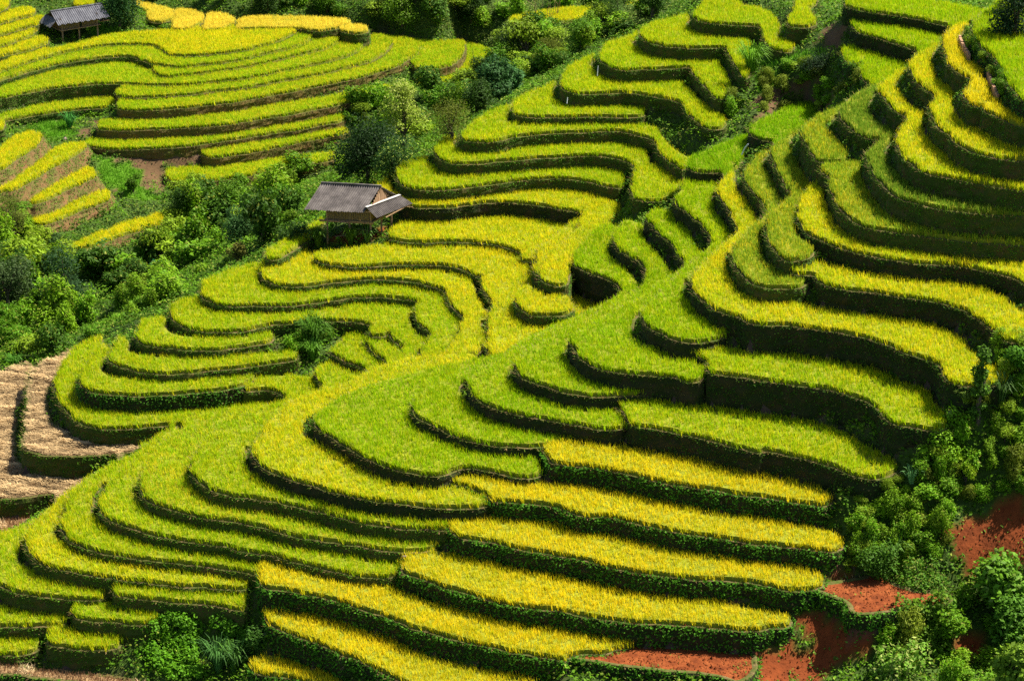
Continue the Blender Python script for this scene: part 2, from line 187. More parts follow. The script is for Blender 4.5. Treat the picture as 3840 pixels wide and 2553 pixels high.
('green terrace with a broad rounded tongue in the shade of its upper neighbour', G_S, 10.3, 'green', 'earthdark', 35, 'C1 1145,1190 1150,1240 1200,1300 1280,1340 1380,1390 1480,1420 1600,1430 1750,1410 1860,1375 1875,1330 / 1870,1310 1700,1250 1600,1180 1500,1080 1490,950 1560,860 1800,660 1900,540 1800,420 1710,260 1740,180 1800,60 1700,60 1560,70 1480,100 / 1490,160 1400,220 1440,300 1520,330 1560,390 1640,430 1700,500 1730,600 1720,640 1640,700 1500,830 1350,970 1200,1120'),
('longest yellow terrace on the right, with the slender vine-covered tree at its end', G_S, 11.4, 'yl', 'tall', 35, 'C1 1550,900 1570,980 1640,1060 1720,1130 1800,1170 1950,1210 2050,1270 2240,1280 D1 300,1280 500,1310 650,1330 800,1360 900,1380 1000,1410 1100,1440 1180,1470 1260,1530 D2 1300,140 1400,165 1500,190 1550,240 1560,300 1600,350 1700,390 1780,405 1900,385 2050,395 2120,360 / 2120,290 1950,250 1870,200 1780,110 D1 1790,1460 1640,1370 1500,1300 1370,1250 1200,1220 1000,1200 800,1180 600,1170 400,1150 330,1110 250,1090 0,1090 C1 2000,1060 1930,990 1860,900 1830,780 1860,700 1920,620 2050,480 2100,420 2050,330 1960,200 1910,100 1930,20 1850,30 / 1775,180 1800,230 1860,290 1900,370 1940,450 1965,500 1900,560 1800,640 1650,780 1570,870'),
('dull green and gold terrace with a leafy step at its right end', G_S, 12.4, 'olive', 'weedy', 35, 'C1 1905,690 1920,780 1980,860 2060,930 2160,965 2240,970 D1 200,970 330,975 400,965 425,920 / 420,890 350,890 230,870 160,840 60,760 20,640 20,560 60,450 130,350 200,270 150,130 60,0 D0 40,1330 60,1290 / 100,1215 0,1275 C1 1985,30 2030,110 2100,190 2150,260 2190,320 2200,350 2130,420 2000,530 1920,630'),
('dull green terrace with a pointed lower end above a leafy lip', G_S, 13.4, 'olive', 'weedy', 35, 'D1 85,420 80,500 110,600 170,670 235,740 290,745 400,730 480,700 / 470,670 420,610 340,560 300,450 320,330 360,250 400,150 430,90 380,30 D0 380,1420 300,1280 260,1180 300,1110 370,1065 / 200,1140 120,1210 120,1260 160,1350 210,1430 240,1500 290,1560 D1 300,150 310,185 250,250 150,330 95,390'),
# ---- lower right golden series
('lime terrace above a very tall dark bank, ending at a pale boulder', G_P, 9.65, 'lime', 'tall', 40, 'C2 1560,125 1640,170 1690,200 1700,240 1690,290 1800,310 2000,330 2240,370 D2 200,370 400,400 600,430 750,470 900,520 1000,580 1060,640 1100,690 1200,730 1300,740 1450,770 1540,780 1600,740 1620,670 / 1560,610 1500,600 1470,480 1340,430 1200,390 1050,310 900,250 700,200 500,170 300,150 100,140 0,150 C2 1900,120 1750,100 1600,95'),
('lime terrace second up from the golden fields, half shaded at its right end', G_P, 7.65, 'lime', 'tall', 40, 'C2 940,570 980,640 1040,720 1100,740 1300,770 1500,810 1700,850 1850,900 2000,930 2150,960 D2 50,930 150,960 350,1000 500,1030 600,1060 700,1100 800,1150 900,1180 1000,1180 1100,1160 1190,1110 / 1140,1050 1100,1010 950,960 850,880 700,800 500,740 300,690 100,660 0,660 C2 1900,630 1700,600 1500,560 1300,520 1200,510'),
('uppermost golden field, beginning beside the end of the widest green terrace', G_P, 6.25, 'gold', 'hedge', 40, 'C2 290,940 340,1000 360,1050 500,1070 700,1080 850,1100 1000,1130 1150,1170 1300,1210 1500,1240 1700,1270 1900,1300 2050,1330 D2 0,1325 150,1350 300,1370 450,1390 580,1410 650,1380 / 640,1350 540,1280 400,1250 250,1200 0,1140 C2 2000,1120 1800,1070 1600,1020 1400,990 1200,960 1000,930 800,900 600,890 400,890'),
('golden field second from the top, its left end over a green hedge bank', G_P, 5.05, 'gold', 'hedge', 40, 'B2 1690,1230 1800,1240 1900,1280 1980,1330 2010,1370 C2 0,1375 200,1385 400,1410 500,1440 600,1480 750,1510 C3 800,115 900,130 1000,150 1150,190 1300,230 1500,260 1700,290 1900,320 2050,350 D3 0,355 200,365 400,390 550,410 650,430 740,380 / 740,340 600,270 400,230 200,190 0,170 C3 1900,140 1700,110 1500,60 1300,20 C2 1300,1400 1100,1350 900,1310 700,1280 500,1260 300,1240 100,1230 0,1225 B2 1900,1180 1800,1160 1660,1190'),
('golden field with a lobed left end beside the slender green strips', G_P, 3.95, 'gold', 'hedge', 40, 'B3 1650,230 1700,290 1800,310 1950,330 2050,340 2150,370 C3 100,400 200,410 350,430 500,460 650,490 800,520 900,550 1000,570 1150,600 1300,620 1500,640 1700,650 1900,660 2050,680 D3 0,690 60,700 140,720 220,740 420,745 570,700 / 560,640 480,610 380,570 240,520 100,510 0,500 C3 2000,490 1800,460 1600,430 1400,400 1200,350 1000,310 800,260 600,220 450,190 300,160 100,130 0,135 B3 1900,120 1750,140 1650,180'),
('golden field starting at a small stone, its right end above the red earth', G_P, 2.75, 'gold', 'hedge', 40, 'B3 1260,600 1350,620 1450,660 1600,710 1700,740 1850,780 2000,820 2128,850 C3 150,880 300,900 450,920 600,950 800,980 1000,1010 1200,1020 1400,1030 1600,1040 1800,1050 1950,1070 2050,1075 2150,1085 D3 100,1055 230,1060 295,1030 / 270,975 150,945 30,955 C3 2020,920 1900,890 1700,850 1500,830 1300,810 1100,780 900,740 700,700 500,660 300,620 100,590 0,580 B3 1950,530 1800,490 1650,460 1500,440 1300,450 1255,540'),
('golden field that ends in loose rice beside the flat red plot', G_P, 1.65, 'gold', 'hedge', 40, 'B3 60,700 130,740 250,740 350,760 500,790 650,820 750,840 850,880 950,920 1100,960 1200,1000 1350,1060 1500,1100 1650,1150 1800,1180 2000,1220 2128,1250 C3 150,1270 300,1300 400,1320 510,1340 530,1290 700,1270 850,1270 900,1240 1050,1230 1070,1190 / 1000,1160 850,1150 700,1130 500,1090 300,1060 100,1040 0,1030 B3 1900,950 1700,910 1500,870 1350,820 1200,760 1000,740 800,720 600,690 450,640 400,590 250,540 80,510 50,620'),
('golden field reaching the bottom edge, between two hedge banks', G_P, 0.4, 'gold', 'hedge', 40, 'B3 85,980 150,1040 250,1090 400,1140 550,1190 650,1230 750,1280 850,1320 950,1360 1050,1410 1150,1460 1250,1510 1350,1550 1500,1620 1800,1700 C3 330,1680 400,1620 / 330,1550 150,1480 0,1460 B3 2000,1450 1800,1420 1650,1380 1500,1330 1350,1280 1200,1200 1050,1150 900,1090 750,1030 600,980 450,960 300,940 200,920 110,920'),
('short golden field cut by the bottom edge', G_P, -1.15, 'gold', 'hedge', 40, 'A3 2105,1400 2130,1430 B3 40,1445 150,1460 300,1470 400,1500 500,1540 620,1620 / 860,1650 780,1560 700,1500 600,1450 450,1390 300,1350 200,1320 100,1320 A3 2130,1340'),
('low rice strip at the left edge below the rounded near spur end', G_P, -1.1, 'lime', 'weedy', 10, 'A3 -150,1060 0,1050 200,1050 400,1050 550,1040 580,980 / 570,960 300,930 100,900 0,890 -150,880'),
('short rice strip right of a dark earthy gap, above the creeper mound', G_P, -0.4, 'lime', 'weedy', 10, 'A3 605,950 700,990 900,1010 1100,1030 1250,1030 1335,990 / 1330,920 1100,880 900,870 760,840 640,850'),
('smallest low rice strip at the left edge near the bottom', G_P, -1.95, 'lime', 'weedy', 10, 'A3 -150,1290 0,1280 150,1290 300,1270 340,1200 / 330,1160 150,1150 0,1140 -150,1130'),
('lowest short rice strip above the tall earthy bank and stubble', G_P, -1.3, 'lime', 'weedy', 10, 'A3 385,1190 500,1220 650,1230 800,1250 950,1240 1030,1200 / 1030,1130 850,1110 700,1090 550,1070 430,1070'),
# ---- upper right
('yellow terrace above the tallest dark bank of the right edge', G_R, 12.8, 'yl', 'tall', 35, 'D1 250,830 350,860 470,860 510,890 550,940 650,960 800,990 1000,1010 1200,1040 1400,1070 1550,1090 1700,1130 1800,1180 1880,1240 1960,1290 2020,1350 2080,1410 2150,1420 2240,1410 2700,1400 / 2700,1300 2240,1210 2180,1170 2080,1090 1980,1030 1850,1000 1700,960 1550,930 1400,930 1200,900 1000,890 800,860 600,800 480,770 270,790'),
('yellow terrace with a deep rounded bend, second above the vine-covered tree', G_R, 13.9, 'yl', 'tall', 35, 'D1 365,260 350,330 350,400 390,470 440,520 520,560 640,610 750,650 900,690 1050,720 1250,750 1500,770 1700,780 1900,820 2000,840 2100,860 2170,890 2240,940 2700,1040 / 2700,750 2240,720 2000,690 1800,680 1500,650 1250,620 1000,590 800,540 700,500 620,400 570,300 570,180 620,80 580,70 / 520,100 450,120 420,180'),
('olive terrace curving out from the leafy corner, third above the vine-covered tree', G_R, 15.0, 'olive', 'weedy', 35, 'D1 625,110 640,200 700,300 760,380 850,430 1000,480 1150,500 1350,520 1500,540 1700,570 1900,590 2100,600 2240,610 2700,620 / 2700,500 2240,490 2000,470 1800,450 1600,420 1400,400 1250,370 1150,340 1050,290 960,200 890,100 D0 860,1400 870,1330 700,1340 540,1375 / 530,1390 600,1420 630,1470'),
('dull green diamond shaped terrace on the crest right of the shaded bank', G_R, 15.2, 'olive', 'weedy', 30, 'D0 380,1080 420,1150 470,1230 490,1300 560,1310 740,1300 770,1270 / 770,1230 650,1120 580,1060 570,1000 690,930 680,880 / 600,890 480,950 380,1030'),
('grey green terrace, darkest of the upper right slope', G_R, 16.4, 'dull', 'weedy', 35, 'D0 700,920 740,980 800,1030 860,1080 950,1110 1060,1110 1040,1150 960,1200 925,1230 940,1320 990,1400 1080,1530 D1 1150,190 1250,230 1400,270 1600,315 1800,335 2000,350 2240,360 2700,370 / 2700,270 2240,260 2000,250 1800,230 1600,190 1400,130 1250,70 1150,10 D0 1100,1350 1080,1230 1110,1150 1180,1080 1000,1000 920,870 960,780 1020,720 / 1020,665 880,720 740,820 700,870'),
('yellow terrace winding twice, third from the brick edged channel', G_R, 17.7, 'yl', 'weedy', 35, 'D0 1020,700 1060,760 1120,820 1160,880 1220,910 1280,930 1250,990 1200,1080 1185,1150 1200,1210 1260,1290 1340,1350 1440,1400 1560,1420 1700,1450 1900,1490 2100,1520 2240,1540 2700,1560 / 2700,1440 2240,1420 2000,1380 1800,1350 1650,1300 1500,1200 1450,1150 1390,1080 1390,1000 1430,930 1300,870 1200,780 1160,690 1200,610 1280,570 / 1260,550 1150,590 1060,650'),
('yellow terrace second from the brick edged channel', G_R, 19.0, 'yl', 'weedy', 35, 'D0 1290,530 1340,620 1400,690 1480,730 1530,770 1480,830 1465,880 1490,960 1530,1020 1620,1070 1640,1110 1760,1190 1900,1240 2050,1265 2240,1290 2700,1310 / 2700,1180 2240,1170 2050,1130 1870,1060 1750,990 1680,960 1640,880 1660,800 1690,760 1600,700 1500,630 1460,500 1480,400 1560,330 / 1500,350 1400,390 1320,440 1290,500'),
('golden terrace bordered by the brick edged channel', G_R, 20.4, 'gold', 'weedy', 0, 'D0 1580,370 1600,440 1650,520 1720,570 1800,600 1810,640 1760,700 1750,760 1790,820 1850,830 1920,840 1930,880 2000,910 2100,960 2240,1010 2700,1060 / 2700,1010 2240,935 2080,870 1990,790 1950,700 1920,620 1870,520 1760,470 1700,350 1685,270 1750,200 1800,160 / 1720,170 1620,210 1570,260 1565,320'),
('green terrace in the top right corner under the dark bushes', G_R, 21.6, 'green', 'lush', 0, 'D0 1820,220 1880,330 1980,410 2070,510 2110,640 2180,730 2240,790 2700,900 / 2700,300 2700,-80 2050,-60 1960,20 1850,120'),
# ---- hollow head greens
('bright green pocket terrace below the brown thicket', G_G, 12.2, 'vivid', 'earthdark', 0, 'C0 2050,1050 2080,1100 2150,1130 D0 134,1135 250,1110 370,1060 / 470,950 510,840 400,830 230,870 150,920 0,980 C0 2060,1010'),
('bright green terrace beside the pale water pipe', G_G, 11.1, 'vivid', 'earthdark', 0, 'C0 1520,1330 1550,1385 1700,1400 1900,1390 1960,1350 / 2010,1250 2060,1130 2040,1090 1870,1140 1700,1220 1560,1290'),
('green terrace right of the dark thicket, lowest of the three at the hollow head', G_G, 16.2, 'green', 'lush', 30, 'D0 700,400 760,470 850,540 900,600 910,640 990,650 1100,640 1200,600 / 1290,540 1300,470 1150,440 1000,400 900,360 780,360'),
('green terrace between two dark banks at the hollow head', G_G, 17.4, 'green', 'tall', 30, 'D0 780,150 850,230 1000,260 1150,310 1250,340 1350,370 1450,370 / 1560,330 1590,240 1430,220 1150,150 950,130 800,130'),
('green terrace along the top edge at the hollow head', G_G, 18.3, 'green', 'tall', 30, 'D0 740,10 850,35 1000,60 1200,85 1400,115 1500,145 1700,175 / 1820,140 1900,50 1700,20 1500,-20 1000,-60 740,-50'),
]
X = [   # harvested plots and bare plots: (name, label, category, group, z, kind, bank, push, outline)
('straw_terrace', 'curved straw covered terrace hugging the foot of the middle spur', 'straw terrace', G_X, -0.75, 'straw', 'weedy', 30, 'A2 245,370 225,600 205,850 180,930 200,980 280,1010 420,1040 600,1040 850,1030 1100,1000 1300,920 / 1300,880 1100,890 700,890 500,830 400,700 400,500 490,300 600,120 / 560,185 400,230 290,300'),
('straw_terrace', 'wide straw covered terrace running off the left edge', 'straw terrace', G_X, -2.1, 'straw', 'weedy', 30, 'A2 -300,1410 0,1400 150,1390 400,1360 530,1340 640,1290 / 760,1200 400,1180 150,1130 120,900 170,600 230,380 / 280,310 250,235 0,330 -300,440'),
('stubble_terrace', 'brown stubble terrace below the straw at the left edge', 'stubble terrace', G_X, -3.2, 'stubble', 'weedy', 20, 'A3 -250,380 0,330 150,290 / 360,140 300,110 0,150 -250,160'),
('stubble_terrace', 'stubble terrace with heaps of straw at the bottom left corner', 'stubble terrace', G_X, -2.65, 'stubble', 'lush', 30, 'A3 -200,1480 0,1490 200,1500 450,1530 700,1560 1000,1640 / 1400,1640 1250,1568 1000,1510 700,1470 400,1440 150,1410 0,1400 -200,1400'),
('soil_plot', 'flat bare red plot beside the loose golden rice', 'bare plot', None, 1.15, 'redsoil', 'hedge', 10, 'C3 510,1340 600,1390 800,1420 1040,1450 1400,1490 1850,1540 1950,1600 / 2100,1500 2100,1340 1950,1300 1900,1275 1500,1255 1080,1240 900,1260 540,1290'),
('soil_plot', 'stony red plot behind the curved hedge bank, with seedlings', 'bare plot', None, 3.42, 'redsoil', 'hedge', 0, 'D3 430,772 560,830 700,880 780,940 800,1010 / 1100,1000 1300,930 1640,940 1640,850 1200,780 1060,660 800,710 600,745 450,735'),
]
# ------------------------------------------------------------------ terraces in plan
RICE_H = 0.5
class Terr: pass
TERR = []
for (label, group, z, ck, bk, push, s) in T:
    t = Terr(); t.label = label; t.group = group; t.zt = z; t.ck = ck; t.bk = bk
    t.h = RICE_H; t.name = 'rice_terrace'; t.cat = 'rice terrace'; t.crop = 'rice'
    t.poly = on_level(pts(s, push), z); TERR.append(t)
for (name, label, cat, group, z, ck, bk, push, s) in X:
    t = Terr(); t.label = label; t.group = group; t.zt = z; t.ck = ck; t.bk = bk
    t.h = {'straw': .16, 'stubble': .2, 'redsoil': 0.0}[ck]; t.name = name; t.cat = cat; t.crop = ck
    t.poly = on_level(pts(s, push), z); TERR.append(t)
# outlines on the survey sheets; where an outline meets a higher terrace it is carried on underneath that one
for i, t in enumerate(TERR):
    t.map = resample(chaikin(pix(np.column_stack([t.poly, np.full(len(t.poly), t.zt)])), 2), 6.0)
    if area(t.map) < 0: t.map = t.map[::-1]
def outward(P, k=1):
    d = np.roll(P, -k, 0) - np.roll(P, k, 0)
    n = np.stack([d[:, 1], -d[:, 0]], 1); return n / (np.linalg.norm(n, axis=1)[:, None] + 1e-9)
for i, t in enumerate(TERR):
    M = t.map; n = outward(M, 3); mv = np.zeros(len(M))
    hi = [u for u in TERR if u.zt > t.zt + .1 and u.zt < t.zt + 9 and (u.map.min(0) - 60 < M.max(0)).all() and (u.map.max(0) + 60 > M.min(0)).all()]
    ins = []
    for d in range(0, 61, 6):
        q = M + n * d; a = np.zeros(len(M), bool)
        for u in hi: a |= inside(q, u.map)
        ins.append(a)
    ins = np.array(ins)
    for k in range(len(M)):
        col = ins[:, k]
        if not col[:5].any(): continue
        a = int(np.argmax(col)); b = a
        while b + 1 < len(col) and col[b + 1]: b += 1
        mv[k] = min(b * 6, a * 6 + 30)
    for _ in range(4):
        mv = np.minimum(mv, .5 * (np.roll(mv, 1) + np.roll(mv, -1)) + 5)
    t.map2 = M + n * mv[:, None]
for i, t in enumerate(TERR):
    P = resample(on_level(t.map2, t.zt), .3)
    if area(P) < 0:
        P = P[::-1]
    n = outward(P)
    w = snoise(P[:, 0], P[:, 1], 1.1, i) * .09 + snoise(P[:, 0], P[:, 1], .45, i + 5) * .05
    P = P + n * w[:, None]
    t.P = P; t.N = outward(P, 2); t.zs = t.zt - t.h; t.id = i
    t.lo = P.min(0); t.hi = P.max(0)

def cover(p, skip=-1, mode='soil'):
    """highest terrace soil level over each plan point, -99 where there is none"""
    out = np.full(len(p), -99.0)
    for t in TERR:
        if t.id == skip:
            continue
        m = inside(p, t.P)
        out[m] = np.maximum(out[m], t.zs)
    return out

# ------------------------------------------------------------------ the hillside below and between the terraces
GX0, GX1, GY0, GY1, GS = -62.0, 62.0, 86.0, 268.0, 0.5
gx = np.arange(GX0, GX1 + .01, GS); gy = np.arange(GY0, GY1 + .01, GS)
NX, NY = len(gx), len(gy)
XX, YY = np.meshgrid(gx, gy)                     # [iy, ix]
gp = np.stack([XX.ravel(), YY.ravel()], 1)
cov = cover(gp).reshape(NY, NX)
fixed = cov > -90
H = np.where(fixed, cov - .45, 0.0)
hard = np.zeros_like(fixed)
CTRL = [('O 60,760', -7), ('O 200,700', -8), ('O 330,640', -8.2), ('O 450,560', -8), ('O 560,480', -7), ('O 700,430', -7),
        ('O 20,600', -7), ('O 60,820', -6.5), ('O 180,790', -6.5), ('O 800,380', -6), ('O 880,330', -4.8), ('O 930,260', -3.5), ('O 1050,220', -2), ('O 1150,140', -.4),
        ('O 1270,70', 1.6), ('O 1000,50', 0.8), ('O 1200,30', 2.2), ('O 1430,30', 4.5), ('O 880,10', 1.2), ('O 500,10', 1.5), ('O 330,20', 1.3),
        ('O 280,60', 1.2), ('O 180,95', 1.0), ('O 1400,-60', 6.5), ('O 1000,-60', 3.8), ('O 600,-60', 3), ('O 200,-60', 3.4), ('O 1700,-90', 17),
        ('O 2100,-80', 20.5), ('O 2450,-60', 24.5), ('O 2450,80', 23.6), ('O 2450,250', 22.5), ('O 20,480', -6.5), ('O 330,420', -5.5), ('O 300,350', -4.6), ('O 380,350', -5.0), ('O 250,270', -4.0), ('O 150,290', -3.2),
        ('O 2240,960', 9.0), ('O 2330,870', 11.0), ('O 2130,1080', 7.2), ('O 2000,1175', 6.0), ('O 2030,1250', 4.8), ('O 1900,1330', 3.6), ('O 2300,1000', 8.6), ('O 2400,1080', 7.6),
        ('O 2250,1180', 5.6), ('O 2380,1250', 4.8), ('O 2130,1330', 3.6), ('O 1990,1395', 2.9), ('O 2300,1400', 2.4), ('O 2120,1420', 2.2), ('O 1881,1453', 2.1), ('O 1977,1500', 1.5), ('O 2400,800', 12), ('O 2240,880', 10.6),
        ('O 2250,1530', .6), ('O 2050,1540', .9), ('O 1880,1560', .5), ('O 1500,1640', -3), ('O 1000,1680', -4), ('O 500,1590', -3.0), ('O 350,1500', -2.0), ('O 420,1430', -1.3), ('O 500,1450', -1.6), ('O 560,1500', -2.2), ('O 100,1680', -5.5),
        ('O 700,790', 2.2), ('O 640,760', 2.6), ('O 690,840', 1.6), ('O 580,900', 1.0), ('O 480,905', .7),
        ('O 1850,190', 14.2), ('O 1800,230', 13.2), ('O 1900,130', 15.0), ('O 1750,250', 12.2), ('O 1830,80', 15.2), ('O 1950,180', 14.6), ('O 1660,300', 10.7), ('O 1720,310', 11.2),
        ('O 800,510', 5.35), ('O 860,540', 5.3), ('O 740,530', 5.2), ('O 850,490', 5.6), ('O 2150,60', 22.2), ('O 2260,120', 22.0)]
for s, z in CTRL:
    x, y = on_level(pts(s), z)[0]
    ix = int(round((x - GX0) / GS)); iy = int(round((y - GY0) / GS))
    for a in range(-2, 3):
        for b in range(-2, 3):
            if 0 <= iy + a < NY and 0 <= ix + b < NX and not fixed[iy + a, ix + b]:
                hard[iy + a, ix + b] = True; H[iy + a, ix + b] = z
fixed |= hard

def relax(h, fx, it):
    f = fx
    for _ in range(it):
        p = np.pad(h, 1, mode='edge')
        q = (p[:-2, 1:-1] + p[2:, 1:-1] + p[1:-1, :-2] + p[1:-1, 2:]) * .25
        h = np.where(f, h, q)
    return h
hc = H; fc = fixed
levels = []
for k in range(5):
    levels.append((hc, fc))
    ny, nx = hc.shape; ny2, nx2 = (ny + 1) // 2, (nx + 1) // 2
    hp = np.zeros((ny2 * 2, nx2 * 2)); fp = np.zeros((ny2 * 2, nx2 * 2)); hp[:ny, :nx] = hc * fc; fp[:ny, :nx] = fc
    s4 = hp.reshape(ny2, 2, nx2, 2).sum((1, 3)); c4 = fp.reshape(ny2, 2, nx2, 2).sum((1, 3))
    hc = np.where(c4 > 0, s4 / np.maximum(c4, 1), 0); fc = c4 > 0
sol = relax(np.where(fc, hc, hc[fc].mean()), fc, 600)
for hc, fc in reversed(levels):
    up = np.repeat(np.repeat(sol, 2, 0), 2, 1)[:hc.shape[0], :hc.shape[1]]
    sol = relax(np.where(fc, hc, up), fc, 90)
HT = sol
free = ~(cov > -90)
# soften: small bumps where nothing is farmed
bump = snoise(XX, YY, 2.2, 3) * .22 + snoise(XX, YY, .9, 8) * .1
HT = np.where(free, relax(HT, ~free, 4) + bump, HT)

def ground(x, y, G=None):
    HT = G if G is not None else globals()['HT']
    fx = np.clip((np.asarray(x) - GX0) / GS, 0, NX - 1.001); fy = np.clip((np.asarray(y) - GY0) / GS, 0, NY - 1.001)
    ix = fx.astype(int); iy = fy.astype(int); a = fx - ix; b = fy - iy
    return (HT[iy, ix] * (1 - a) * (1 - b) + HT[iy, ix + 1] * a * (1 - b) + HT[iy + 1, ix] * (1 - a) * b + HT[iy + 1, ix + 1] * a * b)

HS = np.where(cov > -90, np.maximum(HT, cov), HT)

def hit(s, bare=False):
    """where the line of sight through a survey point meets the ground (bare: as if nothing were terraced)"""
    m = pts(s) if isinstance(s, str) else np.array([s])
    d = ray(m)[0]; d = d / np.linalg.norm(d)
    t = np.arange(85.0, 330.0, .1)
    P = EYE[None] + d[None] * t[:, None]
    g = ground(P[:, 0], P[:, 1], HT if bare else HS)
    k = np.nonzero(P[:, 2] < g)[0]
    k = k[0] if len(k) else -1
    return float(P[k, 0]), float(P[k, 1]), float(g[k])

# ------------------------------------------------------------------ mesh helpers
def set_props(o, label=None, cat=None, group=None, kind=None):
    if label: o['label'] = label
    if cat: o['category'] = cat
    if group: o['group'] = group
    if kind: o['kind'] = kind
    return o

def empty(name, loc, label, cat, group=None):
    o = bpy.data.objects.new(name, None); COL.objects.link(o); o.location = loc
    return set_props(o, label, cat, group)

def mesh_np(name, V, faces, mats, parent=None, colors=None, mat_idx=None, smooth=False, world=True):
    """faces: list of (array[n,k]) blocks.  V in world space; parents are placed Empties"""
    V = np.asarray(V, np.float32)
    me = bpy.data.meshes.new(name)
    nl = sum(f.size for f in faces); nf = sum(len(f) for f in faces)
    me.vertices.add(len(V)); me.loops.add(nl); me.polygons.add(nf)
    if parent is not None and world:
        V = V - np.array(parent.location, np.float32)[None]
    me.vertices.foreach_set('co', V.ravel())
    me.loops.foreach_set('vertex_index', np.concatenate([f.ravel() for f in faces]).astype(np.int32))
    ls = []; c = 0
    for f in faces:
        ls.append(c + np.arange(len(f)) * f.shape[1]); c += f.size
    me.polygons.foreach_set('loop_start', np.concatenate(ls).astype(np.int32))
    if mat_idx is not None:
        me.polygons.foreach_set('material_index', np.asarray(mat_idx, np.int32))
    me.polygons.foreach_set('use_smooth', np.full(nf, bool(smooth)))
    if colors is not None:
        ca = me.color_attributes.new('Col', 'FLOAT_COLOR', 'POINT')
        c4 = np.ones((len(V), 4), np.float32); c4[:, :3] = colors
        ca.data.foreach_set('color', c4.ravel())
    me.update(calc_edges=True)
    for m in (mats if isinstance(mats, (list, tuple)) else [mats]):
        me.materials.append(m)
    o = bpy.data.objects.new(name, me); COL.objects.link(o)
    if parent is not None:
        o.parent = parent
    return o

# ------------------------------------------------------------------ materials
def newmat(name):
    m = bpy.data.materials.new(name); m.use_nodes = True; nt = m.node_tree; nt.nodes.clear()
    out = nt.nodes.new('ShaderNodeOutputMaterial'); return m, nt, out

def leafmat(name, trans=.35, rough=.55, spec=.25, hue=1.0):
    m, nt, out = newmat(name)
    at = nt.nodes.new('ShaderNodeAttribute'); at.attribute_name = 'Col'
    oi = nt.nodes.new('ShaderNodeObjectInfo')
    hs = nt.nodes.new('ShaderNodeHueSaturation')
    mr = nt.nodes.new('ShaderNodeMapRange'); mr.inputs['To Min'].default_value = .78; mr.inputs['To Max'].default_value = 1.2
    nt.links.new(oi.outputs['Random'], mr.inputs['Value']); nt.links.new(mr.outputs[0], hs.inputs['Value'])
    nt.links.new(at.outputs['Color'], hs.inputs['Color'])
    b = nt.nodes.new('ShaderNodeBsdfPrincipled'); b.inputs['Roughness'].default_value = rough
    b.inputs['Specular IOR Level'].default_value = spec
    tr = nt.nodes.new('ShaderNodeBsdfTranslucent'); mx = nt.nodes.new('ShaderNodeMixShader'); mx.inputs[0].default_value = trans
    src = hs.outputs['Color'] if hue else at.outputs['Color']
    nt.links.new(src, b.inputs['Base Color']); nt.links.new(src, tr.inputs['Color'])
    nt.links.new(b.outputs[0], mx.inputs[1]); nt.links.new(tr.outputs[0], mx.inputs[2]); nt.links.new(mx.outputs[0], out.inputs[0])
    return m

def noisemat(name, cols, scale=2.0, rough=.95, bump=.3, detail=6, bscale=None, stretch=None, attr=False):
    """base colour from a ramp over procedural noise"""
    m, nt, out = newmat(name)
    tc = nt.nodes.new('ShaderNodeNewGeometry')
    vec = tc.outputs['Position']
    if stretch:
        mp = nt.nodes.new('ShaderNodeMapping'); mp.inputs['Scale'].default_value = stretch
        nt.links.new(vec, mp.inputs[0]); vec = mp.outputs[0]
    n = nt.nodes.new('ShaderNodeTexNoise'); n.inputs['Scale'].default_value = scale; n.inputs['Detail'].default_value = detail
    n.inputs['Roughness'].default_value = .65
    nt.links.new(vec, n.inputs['Vector'])
    r = nt.nodes.new('ShaderNodeValToRGB'); e = r.color_ramp.elements
    k = len(cols); e[0].position = .3; e[-1].position = .7
    e[0].color = (*cols[0], 1); e[1].color = (*cols[-1], 1)
    for i in range(1, k - 1):
        x = e.new(.3 + .4 * i / (k - 1)); x.color = (*cols[i], 1)
    nt.links.new(n.outputs['Fac'], r.inputs[0])
    b = nt.nodes.new('ShaderNodeBsdfPrincipled'); b.inputs['Roughness'].default_value = rough; b.inputs['Specular IOR Level'].default_value = .15
    src = r.outputs[0]
    if attr:
        at = nt.nodes.new('ShaderNodeAttribute'); at.attribute_name = 'Col'
        mx = nt.nodes.new('ShaderNodeMix'); mx.data_type = 'RGBA'; mx.blend_type = 'MULTIPLY'; mx.inputs[0].default_value = 1
        nt.links.new(at.outputs['Color'], mx.inputs[6]); nt.links.new(src, mx.inputs[7]); src = mx.outputs[2]
    nt.links.new(src, b.inputs['Base Color'])
    n2 = nt.nodes.new('ShaderNodeTexNoise'); n2.inputs['Scale'].default_value = bscale or scale * 4; n2.inputs['Detail'].default_value = 4
    nt.links.new(vec, n2.inputs['Vector'])
    bp = nt.nodes.new('ShaderNodeBump'); bp.inputs['Strength'].default_value = bump; bp.inputs['Distance'].default_value = .1
    nt.links.new(n2.outputs['Fac'], bp.inputs['Height']); nt.links.new(bp.outputs[0], b.inputs['Normal'])
    nt.links.new(b.outputs[0], out.inputs[0])
    return m

